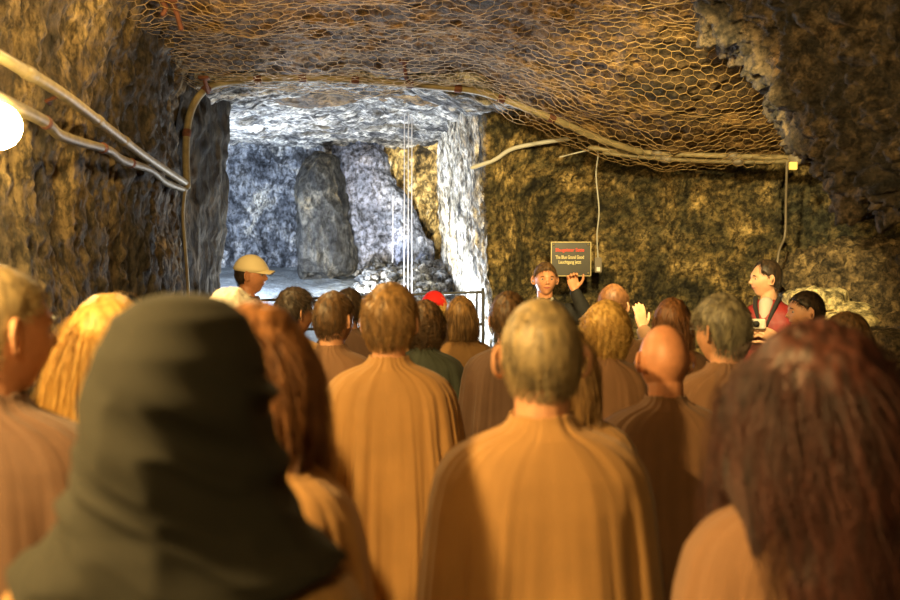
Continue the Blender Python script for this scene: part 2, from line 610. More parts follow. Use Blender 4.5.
# chamber right wall, from the opening back to the ochre corner
rows = []
for x, y in [(0.31, 8.30), (0.235, 8.45), (0.17, 8.9), (0.10, 9.6), (0.03, 10.5), (-0.05, 11.5), (-0.10, 12.5)]:
    rows.append([(x + 0.20, y, 0.2), (x + 0.13, y, 1.2), (x + 0.06, y, 1.7), (x + 0.02, y, 2.2), (x - 0.02, y, 2.8), (x - 0.05, y, 3.4)])
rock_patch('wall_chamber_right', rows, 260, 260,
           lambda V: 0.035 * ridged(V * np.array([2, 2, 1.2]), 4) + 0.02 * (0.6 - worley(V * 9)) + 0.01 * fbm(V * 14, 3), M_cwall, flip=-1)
# chamber floor: a raised ledge climbing to the back
fy = [(8.22, -0.1), (8.26, 0.5), (8.5, 1.02), (9.0, 1.18), (10.0, 1.36), (11.5, 1.60), (12.6, 1.76), (13.4, 1.85)]
rock_patch('floor_chamber', [[(x, y, z) for y, z in fy] for x in np.linspace(-3.7, 0.5, 8)], 220, 320,
           lambda V: 0.02 * fbm(V * 2.5, 4) + 0.004 * fbm(V * 18, 2) + np.clip((8.7 - V[:, 1]) / 0.3, 0, 1) * 0.06 * ridged(V * 3, 4), M_cfloor, flip=1)
# gallery floor
rock_patch('floor', [[(x, y, 0.0) for y in np.linspace(-2, 8.6, 8)] for x in np.linspace(-2.2, 4.4, 6)], 160, 200,
           lambda V: 0.008 * fbm(V * 3, 4) - 0.012, M_floor, flip=1)

# overhanging rock at upper right and the wall it belongs to
sil = [(640, -60, 5.5), (664, -8, 5.5), (706, 32, 5.5), (738, 62, 5.4), (768, 108, 5.3), (794, 158, 5.2), (832, 196, 5.0), (868, 224, 4.8), (905, 236, 4.6), (975, 244, 4.3), (1080, 262, 3.9)]
rows = []
for px, py, d in sil:
    rows.append([P(px + 85, py - 55, d + 1.9), P(px + 22, py - 12, d + 0.7), P(px, py, d), P(px + 28, py - 34, d - 0.45), P(px + 120, py - 110, d - 0.9), P(px + 300, py - 230, d - 1.3), P(px + 620, py - 380, d - 1.6)])
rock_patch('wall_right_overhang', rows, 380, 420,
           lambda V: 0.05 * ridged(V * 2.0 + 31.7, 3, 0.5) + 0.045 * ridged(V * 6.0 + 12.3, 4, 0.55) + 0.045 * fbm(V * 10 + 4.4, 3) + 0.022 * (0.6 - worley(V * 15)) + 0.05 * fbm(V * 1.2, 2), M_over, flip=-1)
# rubble bank under it
r0 = [(770, 268, 8.3), (830, 250, 8.1), (905, 240, 7.6), (1000, 238, 7.0), (1200, 238, 5.8)]
r1 = [(772, 270, 7.6), (828, 247, 7.3), (905, 236, 6.8), (1000, 236, 6.2), (1200, 238, 5.2)]
r2 = [(795, 315, 7.2), (840, 300, 6.9), (905, 288, 6.4), (1010, 285, 5.8), (1200, 290, 4.9)]
r3 = [(812, 370, 6.9), (850, 365, 6.4), (905, 360, 5.8), (1010, 365, 5.2), (1230, 380, 4.4)]
r4 = [(828, 500, 6.8), (870, 545, 6.1), (905, 590, 5.4), (1010, 650, 4.7), (1240, 720, 4.0)]
o = rock_patch('rubble_bank', [[P(*a) for a in r] for r in (r0, r1, r2, r3, r4)], 240, 300,
               lambda V: 0.11 * (0.65 - worley(V * 4.2)) + 0.07 * (0.65 - worley(V * 9.5)) + 0.02 * ridged(V * 16, 2) + 0.03 * fbm(V * 2, 2), M_rub, flip=-1, kind=None)
tag(o, 'bank of broken rock rubble at right, under the dark crevice', 'rubble', kind='stuff')


# ------------------------------------------------------------------ loose rocks
def rock_obj(name, outline, d, thick, mat, amp=0.05, vox=0.03, lean=0.0, parent=None):
    """a closed rock: outline in the view at depth d, with real thickness and a bulged front"""
    pts = np.array([P(px, py, d) for px, py in outline])
    c = pts.mean(0)
    g = Geo()
    rings = []
    for t, s in ((-0.5, 0.62), (-0.32, 0.93), (0.0, 1.0), (0.3, 0.97), (0.5, 0.8)):
        r = c + (pts - c) * s
        r = r + np.array([0, t * thick, 0])
        r[:, 1] += lean * (r[:, 2] - c[2])
        rings.append(r)
    g.rings(rings)
    o = g.remesh(name, vox, mat, parent, smooth_it=3)
    V, N = get_co(o), get_no(o)
    D = amp * ridged(V * np.array([2.4, 2.4, 1.1]) + 5, 5, 0.6) + amp * 0.5 * (0.6 - worley(V * 5)) + amp * 0.25 * fbm(V * 14, 2)
    set_co(o, V + N * D[:, None])
    return o


o = rock_obj('boulder', [(306, 166), (318, 156), (332, 157), (336, 180), (341, 210), (348, 246), (352, 270), (302, 276), (300, 246), (304, 222), (299, 192)],
             11.8, 0.8, M_boulder, 0.05)
tag(o, 'tall dark brown boulder standing at the back of the lit chamber', 'boulder')
o = rock_obj('leaning_slab', [(338, 134), (374, 136), (382, 158), (394, 188), (410, 216), (426, 250), (424, 270), (352, 275), (344, 225), (336, 180)],
             12.35, 0.6, M_slab, 0.06, lean=0.12)
tag(o, 'large pale blue-grey leaning rock slab right of the dark boulder', 'rock')

# chamber rubble heap
rnd = random.Random(4)
g = Geo()
ico = bmesh.new()
bmesh.ops.create_icosphere(ico, subdivisions=2, radius=1.0)
ICO_V = np.array([v.co[:] for v in ico.verts])
ICO_F = [tuple(v.index for v in f.verts) for f in ico.faces]
ico.free()


def add_stone(g, c, s, seed):
    r = np.random.RandomState(seed)
    V = ICO_V * (1 + 0.35 * vnoise(ICO_V * 1.6 + seed * 3.1))[:, None]
    for _ in range(5):      # flat broken faces
        n = r.randn(3)
        n /= np.linalg.norm(n)
        h = 0.55 + 0.25 * r.rand()
        dd = V @ n - h
        V = V - np.outer(np.maximum(dd, 0), n)
    q, _ = np.linalg.qr(r.randn(3, 3))
    V = (V * np.array(s)) @ q.T
    g.add(V + np.array(c), ICO_F)


for k in range(330):
    t = rnd.random()
    px = rnd.uniform(356, 448)
    top = np.interp(px, [350, 370, 400, 450], [272, 258, 252, 262])
    d = rnd.uniform(9.6, 12.2)
    zf = float(np.interp(d, [y for y, _ in fy], [z for _, z in fy]))
    hump = 0.16 * (1 if px > 368 else 0.3) * rnd.random() * np.interp(d, [9.6, 11.0, 12.2], [0.3, 1.0, 1.2])
    p = P(px, 270, d)
    s = rnd.uniform(0.035, 0.085)
    add_stone(g, (p[0], p[1], zf + hump), (s * 1.5, s, s * 0.7), k)
o = g.obj('rubble_heap', M_rubc, smooth=False)
tag(o, 'heap of broken bluish stones on the chamber floor below the pale slab', 'rubble', kind='stuff')

# pale flat stones on the right bank
slabs = [
    ([(782, 293), (800, 289), (838, 291), (839, 303), (832, 312), (786, 308)], 6.85, 0.45, 'flat pale yellow stone topmost on the right bank, behind the dark haired man', 0.25),
    ([(828, 306), (862, 303), (871, 309), (866, 318), (832, 318)], 6.72, 0.3, 'small rounded pale stone lying on the big flat slab, right bank', 0.1),
    ([(826, 316), (858, 312), (882, 322), (886, 330), (850, 331), (828, 326)], 6.58, 0.5, 'broad pale yellow slab jutting out below the small rounded stone, right bank', 0.35),
    ([(866, 331), (905, 333), (910, 345), (905, 362), (874, 360), (868, 345)], 6.1, 0.5, 'grey block of rock with a pale top edge at the right frame edge', 0.0),
]
for pts, d, th, lab, lean in slabs:
    o = rock_obj('flat_stone', pts, d, th, M_slabwarm if 'grey' not in lab else M_rub, 0.014, 0.012, 0)
    tag(o, lab, 'rock')

# ------------------------------------------------------------------ hexagonal wire netting under the ceiling
side = 0.046
E, VV, idx = [], [], {}


def vid(x, y):
    k = (round(x * 4000), round(y * 4000))
    if k not in idx:
        idx[k] = len(VV)
        VV.append((x, y))
    return idx[k]


hw = side * math.sqrt(3) / 2
edges = set()
nx = int(5.2 / (2 * hw))
ny = int(4.6 / (1.5 * side))
for j in range(ny):
    for i in range(nx):
        cx = -2.15 + i * 2 * hw + (hw if j % 2 else 0)
        cy = 3.6 + j * 1.5 * side
        far = np.interp(cx, [-2.2, 0.2, 0.9, 1.6, 2.3, 2.8], [7.62, 7.66, 7.75, 7.72, 7.45, 7.1])
        near = 3.9
        edgex = -2.02 + 0.08 * math.sin(cy * 3)
        if cy > far or cy < near or cx < edgex:
            continue
        ring = [vid(cx + side * math.sin(math.radians(60 * a)), cy + side * math.cos(math.radians(60 * a))) for a in range(6)]
        for a in range(6):
            e = tuple(sorted((ring[a], ring[(a + 1) % 6])))
            edges.add(e)
VV = np.array(VV)
p3 = np.stack([VV[:, 0], VV[:, 1], np.zeros(len(VV))], 1)
sag = 0.085 + 0.05 * fbm(p3 * 1.7, 3) + 0.02 * fbm(p3 * 6, 2)
jit = np.stack([vnoise(p3 * 9), vnoise(p3 * 9 + 40)], 1) * 0.010
XY = VV + jit
Z = zceil(XY[:, 0], XY[:, 1]) - sag
# slight bagging so the right end hangs
Z -= 0.05 * np.clip((XY[:, 1] - 6.8) / 0.8, 0, 1) * np.clip((XY[:, 0] - 0.6), 0, 1)
PT = np.stack([XY[:, 0], XY[:, 1], Z], 1)
Eg = np.array(sorted(edges))
A, B = PT[Eg[:, 0]], PT[Eg[:, 1]]
T = B - A
T /= np.linalg.norm(T, axis=1, keepdims=True)
U = np.cross(T, [0, 0, 1.0])
U /= np.linalg.norm(U, axis=1, keepdims=True) + 1e-9
W = np.cross(T, U)
r = 0.0023
vs = []
for Q in (A, B):
    for a in (0, 2.094, 4.189):
        vs.append(Q + r * (math.cos(a) * U + math.sin(a) * W))
V = np.stack(vs, 1).reshape(-1, 3)
base = np.arange(len(Eg))[:, None] * 6
Fs = np.concatenate([base + np.array([[a, (a + 1) % 3, 3 + (a + 1) % 3, 3 + a]]) for a in range(3)])
o = mesh_np('wire_netting', V, Fs, M_wire, smooth=True)
tag(o, 'rusty hexagonal wire netting stretched below the rock ceiling', 'wire netting')


# ------------------------------------------------------------------ pipes, cables, lamp
def pipe_obj(name, pts, rad, mat, parent=None, n=60, seg=10):
    C = crom(np.array([P(*p) if len(p) == 3 else p for p in pts]), n)
    R = [rad] * n if not hasattr(rad, '__len__') else list(np.interp(np.linspace(0, 1, n), np.linspace(0, 1, len(rad)), rad))
    g = Geo()
    g.chain(C, R, seg)
    return g.obj(name, mat, parent), C


def collars(C, pos, rad, name, mat, parent, ln=0.05):
    for t in pos:
        i = min(int(t * (len(C) - 1)), len(C) - 2)
        dv = C[i + 1] - C[i]
        dv /= np.linalg.norm(dv)
        g = Geo()
        g.chain([C[i] - dv * ln / 2, C[i] + dv * ln / 2], rad, 12)
        g.obj(name, mat, parent)


def empty(name, loc=(0, 0, 0), rz=0.0):
    o = bpy.data.objects.new(name, None)
    o.location = loc
    o.rotation_euler = (0, 0, rz)
    COL.objects.link(o)
    return o


root = empty('pipe')
tag(root, 'straight metal pipe running down along the left rock wall to the portal corner', 'pipe')
_, C = pipe_obj('tube', [(-40, 32, 3.55), (20, 68, 3.9), (64, 95, 4.35), (110, 130, 5.2), (150, 160, 6.1), (187, 184, 7.2)], 0.026, M_pipe, root)
collars(C, (0.12, 0.4, 0.55), 0.030, 'coupling', M_pipe, root, 0.06)
g = Geo()
g.chain([P(58, 96, 4.3), P(46, 101, 4.3), P(50, 104, 4.35)], 0.008, 6)
g.obj('clip', M_rust, root)
root = empty('hose')
tag(root, 'sagging lumpy brown hose on the left wall, below the straight pipe', 'hose')
_, C = pipe_obj('tube', [(-30, 84, 3.45), (10, 104, 3.75), (45, 122, 4.15), (58, 134, 4.35), (80, 142, 4.7), (108, 150, 5.2), (122, 160, 5.5), (150, 170, 6.1), (165, 182, 6.6), (185, 190, 7.15)],
                [0.028, 0.026, 0.024, 0.022, 0.026, 0.02, 0.024, 0.02], M_hose, root, 80)
collars(C, (0.2, 0.45, 0.62), 0.029, 'clamp', M_rust, root, 0.02)

root = empty('conduit')
tag(root, 'thick conduit arching up and over the lit opening and on to the right', 'conduit')
_, C = pipe_obj('tube', [(187, 186, 7.15), (186, 150, 7.2), (189, 118, 7.25), (199, 96, 7.3), (217, 84, 7.35), (250, 80, 7.4), (300, 78, 7.42), (370, 81, 7.45), (440, 87, 7.45),
                         (480, 92, 7.5), (520, 106, 7.55), (560, 122, 7.65), (600, 139, 7.75), (640, 152, 7.85)], 0.027, M_pipe, root, 130, 12)
collars(C, (0.1, 0.19, 0.28, 0.36, 0.45, 0.55, 0.63, 0.72, 0.82), 0.032, 'clamp', M_rust, root, 0.025)
o, _ = pipe_obj('drop_conduit', [(185, 190, 7.1), (183, 215, 7.15), (185, 245, 7.2), (188, 290, 7.25), (188, 340, 7.25)], 0.012, M_pipe)
tag(o, 'thin vertical conduit dropping down the portal corner on the left wall', 'conduit')

for k, (dy, lab) in enumerate([(0, 'upper of the two long cables running along the top of the right wall'), (5, 'lower of the two long cables running along the top of the right wall')]):
    root = empty('cable')
    tag(root, lab, 'cable')
    wob = rnd.Random if False else None
    pts = [(590 + 14 * k, 148 + dy, 7.95), (640, 152 + dy, 7.9), (700, 155 + dy * 1.2, 7.72), (760, 157 + dy, 7.5), (800, 158 + dy * .5, 7.3), (824, 160, 7.1)]
    _, C = pipe_obj('tube', pts, 0.021 if k == 0 else 0.017, M_hose if k else M_pipe, root, 60)
    collars(C, (0.3, 0.6, 0.86), 0.034, 'clamp', M_cable, root, 0.03)
o, _ = pipe_obj('feed_pipe', [(472, 168, 8.15), (494, 160, 8.2), (512, 149, 8.25), (540, 143, 8.3), (568, 139, 8.3)], 0.018, M_cable_w, n=50)
tag(o, 'short pale pipe slanting from the chamber edge across dark rock', 'pipe')
o, _ = pipe_obj('thin_cable', [(560, 157, 8.15), (590, 150, 8.1), (598, 152, 8.1), (596, 175, 8.2), (599, 210, 8.25), (597, 235, 8.3), (598, 258, 8.35)], 0.006, M_cable_w, n=60, seg=6)
tag(o, 'thin cable hanging down the wall to the small box by the sign', 'cable')
o, _ = pipe_obj('thin_cable', [(787, 163, 7.3), (786, 200, 7.45), (785, 235, 7.5), (779, 252, 7.45), (775, 285, 7.4)], 0.010, M_cable, n=50, seg=6)
tag(o, 'dark cable dropping down the crease behind the red jacket man', 'cable')
g = Geo()
g.box(P(793, 166, 7.0), (0.055, 0.03, 0.055))
tag(g.obj('cable_tag', M_tag, bevel=0.004, smooth=False), 'small square yellow tag on the cables at right', 'tag')
g = Geo()
g.box(P(584, 137, 8.1), (0.10, 0.06, 0.075))
tag(g.obj('junction_box', M_pipe, bevel=0.006, smooth=False), 'small brown junction box under the conduit, top of back wall', 'junction box')
for (pts, lab) in [([(158, -8, 5.6), (166, 8, 5.7), (163, 14, 5.7)], 'hooked rusty bar end at the top left ceiling edge'),
                   ([(172, 2, 5.7), (177, 14, 5.75), (181, 28, 5.8)], 'short straight rusty bolt left of the netting corner'),
                   ([(404, 62, 7.2), (406, 78, 7.3)], 'rusty bolt above the middle of the arched conduit'),
                   ([(204, 78, 7.0), (208, 92, 7.15)], 'rusty bolt above the bend of the arched conduit')]:
    g = Geo()
    q = [P(*p) for p in pts]
    g.chain(q, 0.016, 8)
    g.box(q[0], (0.07, 0.07, 0.02))
    tag(g.obj('rock_bolt', M_rust), lab, 'bolt')

# wall lamp
LP = P(-3, 126, 3.5)
root = empty('wall_lamp', tuple(LP))
tag(root, 'glowing yellow globe lamp on the left wall at the frame edge', 'lamp')
g = Geo()
V = ICO_V.copy()
bm = bmesh.new()
bmesh.ops.create_uvsphere(bm, u_segments=32, v_segments=20, radius=0.082)
g.add([v.co[:] for v in bm.verts], [tuple(v.index for v in f.verts) for f in bm.faces])
bm.free()
g.obj('globe', M_globe, root)
g = Geo()
g.chain([(-0.14, 0, 0), (-0.085, 0, 0)], 0.055, 16)
g.obj('mount', M_lampbase, root)

# ------------------------------------------------------------------ sign, small box, railing, hanging lines
SD = 8.25
sc_ = P(571, 259, SD)
root = empty('information_sign', tuple(sc_))
tag(root, 'dark rectangular sign with red heading and pale text on the back wall', 'sign')
g = Geo()
g.box((0, 0.014, 0), (0.325, 0.02, 0.275))
g.obj('panel', M_sign, root, smooth=False, bevel=0.003)
g = Geo()
g.box((0.163, 0.01, 0), (0.006, 0.03, 0.28))
g.box((-0.163, 0.01, 0), (0.006, 0.03, 0.28))
g.box((0, 0.01, 0.139), (0.33, 0.03, 0.006))
g.box((0, 0.01, -0.139), (0.33, 0.03, 0.006))
g.obj('frame', M_frame, root, smooth=False)
for sx in (-1, 1):
    for sz in (-1, 1):
        g = Geo()
        g.chain([(sx * 0.143, 0.003, sz * 0.118), (sx * 0.143, -0.004, sz * 0.118)], 0.009, 10)
        g.obj('screw', M_frame, root)


def text(s, size, loc, mat, parent):
    cu = bpy.data.curves.new('lettering', 'FONT')
    cu.body = s
    cu.size = size
    cu.align_x = 'CENTER'
    cu.extrude = 0.001
    cu.offset = 0.0008
    t = bpy.data.objects.new('t', cu)
    COL.objects.link(t)
    dg = bpy.context.evaluated_depsgraph_get()
    me = bpy.data.meshes.new_from_object(t.evaluated_get(dg))
    bpy.data.objects.remove(t)
    me.materials.clear()
    me.materials.append(mat)
    o = bpy.data.objects.new('lettering', me)
    o.location = loc
    o.rotation_euler = (math.pi / 2, 0, 0)
    COL.objects.link(o)
    o.parent = parent
    xs_ = [v.co.x for v in me.vertices]
    return o, max(xs_) - min(xs_)


for s, wd, z, m in (('Blaugeister Satte', 0.235, 0.062, M_red), ('The Blue Grand Good', 0.235, 0.002, M_cream), ('Leuchtgang jetzt', 0.185, -0.038, M_cream)):
    t, tw = text(s, 0.04, (-0.01, 0.001, z), m, root)
    t.scale = (wd / tw, 1.0, 1)

root = empty('socket_box', tuple(P(598, 265, 8.3)))
tag(root, 'small grey switch box just right of the wall sign', 'switch box')
g = Geo()
g.box((0, 0, 0), (0.058, 0.04, 0.125))
g.obj('housing', M_cable, root, smooth=False, bevel=0.004)
g = Geo()
g.box((0.0, -0.022, -0.035), (0.03, 0.008, 0.035))
g.obj('switch', M_white, root, smooth=False, bevel=0.002)

root = empty('railing', (0, 8.15, 0))
tag(root, 'low black metal railing across the opening of the lit chamber', 'railing')
zt = P(481, 292, 8.15)[2]
zb = P(481, 324, 8.15)[2]


def rail(name, a, b, r_):
    g = Geo()
    g.chain([a, b], r_, 8)
    return g.obj(name, M_steel, root)


xr = (483 - 450) * 8.15 / 1000
xl = -1.72
slope = 0.085
rail('post', (xr, 0, zt + 0.02), (xr, 0, 0), 0.014)
rail('post', (-0.75, 0, zt - .05), (-0.75, 0, 0), 0.014)
rail('post', (xl, 0, zt - .08), (xl, 0, 0), 0.014)
rail('top_rail', (xr, 0, zt), (xl, 0, zt - 0.075), 0.011)
rail('bottom_rail', (xr, 0, zb), (xl, 0, zb - 0.06), 0.011)
for k in range(22):
    x = xr - 0.05 - k * 0.09
    dz = -0.075 * (xr - x) / (xr - xl)
    rail('baluster', (x, 0, zt + dz), (x, 0, zb + dz), 0.004 if k else 0.010)

for px, y0, y1, d, lab in [(393, 196, 262, 9.6, 'shortest white line hanging in the lit chamber, left of the others'), (404.5, 150, 296, 9.4, 'left long white line hanging in the lit chamber'),
                           (408.5, 146, 297, 9.3, 'middle long white line hanging in the lit chamber'), (412, 152, 297, 9.35, 'right long white line hanging in the lit chamber')]:
    g = Geo()
    a, b = P(px, y0, d), P(px - 0.5, y1, d)
    a = (a[0], a[1], 3.3) if y0 < 190 else a
    g.chain([a, (b[0], b[1], max(b[2], 1.2))], 0.0048, 6)
    tag(g.obj('hanging_line', M_string), lab, 'line', 'white lines hanging in the chamber')


# ------------------------------------------------------------------ people
def skin_mat(name, c):
    m = plain(name, c, 0.48, 0, 0.14, 25, 0.1)
    b = m.node_tree.nodes['Principled BSDF']
    b.inputs['Subsurface Weight'].default_value = 0.0
    return m


SKINS = [skin_mat('skin', (0.56, 0.28, 0.15)), skin_mat('skin', (0.60, 0.32, 0.18)), skin_mat('skin', (0.58, 0.25, 0.12))]
M_lip = plain('lip', (0.42, 0.12, 0.09), 0.5)
M_stub = plain('shaved_scalp', (0.27, 0.15, 0.09), 0.55, 0, 0.2, 60)


def hair_mat(name, c, c2=None, st=(60, 60, 14)):
    m = plain(name, c, 0.5, 0, 0.55, 1.0, 0.5, stretch=st)
    if c2 is not None:
        r = [n for n in m.node_tree.nodes if n.type == 'VALTORGB'][0]
        r.color_ramp.elements[0].color = (*c2, 1)
        r.color_ramp.elements[1].color = (*c, 1)
    return m


H = {  # noqa
    'greyblond': hair_mat('hair_grey_blond', (0.42, 0.31, 0.15), (0.11, 0.085, 0.05)),
    'grey': hair_mat('hair_grey', (0.30, 0.26, 0.16), (0.06, 0.052, 0.04)),
    'blond': hair_mat('hair_blond', (0.85, 0.55, 0.16), (0.38, 0.20, 0.045)),
    'white': hair_mat('hair_white', (0.97, 0.93, 0.82), (0.8, 0.72, 0.55)),
    'brown': hair_mat('hair_brown', (0.17, 0.09, 0.035), (0.03, 0.017, 0.008)),
    'dark': hair_mat('hair_dark', (0.06, 0.035, 0.018), (0.010, 0.007, 0.005)),
    'lightbrown': hair_mat('hair_light_brown', (0.42, 0.24, 0.085), (0.09, 0.048, 0.018)),
    'auburn': hair_mat('hair_auburn', (0.30, 0.13, 0.045), (0.11, 0.045, 0.018)),
    'red': hair_mat('hair_dark_red', (0.11, 0.036, 0.024), (0.016, 0.008, 0.007)),
}


def robe_mat(name, c):
    return plain(name, c, 0.85, 0, 0.12, 6, 0.0, sheen=0.15)


R_TAN = robe_mat('robe_tan', (0.36, 0.19, 0.06))
R_BROWN = robe_mat('robe_brown', (0.21, 0.105, 0.048))
R_DARK = robe_mat('robe_dark_brown', (0.115, 0.06, 0.034))
R_GREEN = robe_mat('coat_dark_green', (0.035, 0.042, 0.026))
M_hood = plain('hood_cloth', (0.019, 0.018, 0.012), 0.9, 0, 0.2, 5)
M_jacket = plain('red_jacket', (0.22, 0.014, 0.012), 0.6, 0, 0.2, 9)
M_jwhite = plain('shirt_white', (0.40, 0.38, 0.32), 0.8)
M_capy = plain('cap_cream', (0.92, 0.78, 0.46), 0.8)
M_capr = plain('cap_red', (0.75, 0.015, 0.012), 0.75)
M_trou = plain('trousers', (0.03, 0.028, 0.03), 0.85)
M_shoe = plain('shoe', (0.02, 0.017, 0.015), 0.5)
M_metal = plain('silver', (0.7, 0.66, 0.55), 0.3, 0.7)
M_glass = plain('glass_frame', (0.25, 0.22, 0.18), 0.3, 0.6)


def head_point(d, push=0.0):
    """surface of the head for unit directions d (n,3), +y is the face; push moves outwards"""
    x, y, z = d[:, 0], d[:, 1], d[:, 2]
    a, b, c = 0.077, 0.097, 0.117
    X, Y, Z = x * a, y * b, z * c
    t = np.clip(-z, 0, 1)
    X = X * (1 - 0.34 * t ** 1.6)
    Y = np.where(y < 0, Y * (1 - 0.42 * t ** 1.3), Y * (1 - 0.10 * t))
    X = X * (1 - 0.10 * np.clip(y, 0, 1))
    Y = Y - 0.006 * np.clip(z, 0, 1) + np.where((y < 0), -0.004, 0.0)
    fr = np.clip(y, 0, 1)
    G = lambda x0, z0, sx, sz: np.exp(-((X - x0) / sx) ** 2 - ((Z - z0) / sz) ** 2) * (fr > 0.2)
    Y = Y - 0.012 * (G(0.031, 0.006, 0.017, 0.012) + G(-0.031, 0.006, 0.017, 0.012))
    Y = Y + 0.004 * (G(0.03, 0.027, 0.02, 0.008) + G(-0.03, 0.027, 0.02, 0.008)) + 0.004 * G(0, 0.03, 0.02, 0.02)
    Y = Y + 0.006 * G(0, -0.052, 0.022, 0.010) - 0.004 * G(0, -0.053, 0.022, 0.0025) + 0.008 * G(0, -0.095, 0.02, 0.014)
    Y = Y + 0.003 * (G(0.045, -0.03, 0.02, 0.02) + G(-0.045, -0.03, 0.02, 0.02))
    Q = np.stack([X, Y, Z], 1)
    return Q + d * np.asarray(push).reshape(-1, 1) if np.ndim(push) else Q + d * push


def sphere_dirs(nu, nv):
    th = np.linspace(0.02, math.pi - 0.02, nu)
    ph = np.linspace(0, 2 * math.pi, nv, endpoint=False)
    T_, P_ = np.meshgrid(th, ph, indexing='ij')
    return np.stack([np.sin(T_) * np.cos(P_), np.sin(T_) * np.sin(P_), np.cos(T_)], -1).reshape(-1, 3)


def sphere_faces(nu, nv):
    return [tuple(q) for q in grid_faces(nu, nv, wrap=True)] + [tuple(range(nv))[::-1], tuple((nu - 1) * nv + i for i in range(nv))]


def rotm(yaw, pitch=0.0, roll=0.0):
    return np.array(Matrix.Rotation(yaw, 3, 'Z') @ Matrix.Rotation(roll, 3, 'Y') @ Matrix.Rotation(pitch, 3, 'X'))


PIV = np.array([0, -0.02, 1.52])
HC = np.array([0, 0.0, 1.633])


def head_M(yaw, pitch, roll=0):
    R = rotm(yaw, pitch, roll)
    return R, PIV + R @ (HC - PIV)


def add_hand(g, wrist, fdir, pdir, curl=0.35, side=1):
    """palm, four fingers and a thumb; fdir = finger direction, pdir = palm normal"""
    f = np.array(fdir, float)
    f /= np.linalg.norm(f)
    n = np.array(pdir, float)
    n -= f * np.dot(f, n)
    n /= np.linalg.norm(n)
    s = np.cross(f, n) * side
    w0 = np.array(wrist, float)
    rings = []
    for t, hw_, ht in ((0.0, 0.026, 0.019), (0.03, 0.036, 0.016), (0.06, 0.042, 0.015), (0.092, 0.041, 0.012)):
        c = w0 + f * t
        rings.append(np.array([c + s * hw_ * math.cos(a) + n * ht * math.sin(a) for a in np.linspace(0, 2 * math.pi, 12, endpoint=False)]))
    g.rings(rings)
    for k, (off, L) in enumerate(((-0.031, 0.066), (-0.0105, 0.078), (0.0105, 0.072), (0.031, 0.056))):
        p = w0 + f * 0.085 + s * off
        pts = [p]
        ang = curl * 0.5
        dirv = f + s * off * 2.2
        for m, fr in enumerate((0.45, 0.32, 0.23)):
            q = dirv * math.cos(ang) + n * math.sin(ang)
            q /= np.linalg.norm(q)
            p = p + q * L * fr
            pts.append(p)
            ang += curl
        g.chain(pts, [0.0095, 0.009, 0.0085, 0.0075], 8)
    th = f * 0.55 - s * 0.75 + n * 0.35
    th /= np.linalg.norm(th)
    p = w0 + f * 0.025 - s * 0.026
    g.chain([p, p + th * 0.035, p + th * 0.06 + f * 0.012, p + th * 0.068 + f * 0.035], [0.014, 0.0115, 0.010, 0.0085], 8)


DOWN = dict(elbow=(0.205, -0.02, 1.11), wrist=(0.205, 0.04, 0.86), f=(0, 0.25, -1), n=(-1, 0, 0), curl=0.35)


def ellipse_ring(z, hx, hy, yo=0.0, n=40, ex=2.4):
    a = np.linspace(0, 2 * math.pi, n, endpoint=False)
    cx = np.sign(np.cos(a)) * np.abs(np.cos(a)) ** (2 / ex)
    cy = np.sign(np.sin(a)) * np.abs(np.sin(a)) ** (2 / ex)
    return np.stack([hx * cx, yo + hy * cy, np.full(n, z)], 1)


DQ, DF = sphere_dirs(56, 72), sphere_faces(56, 72)


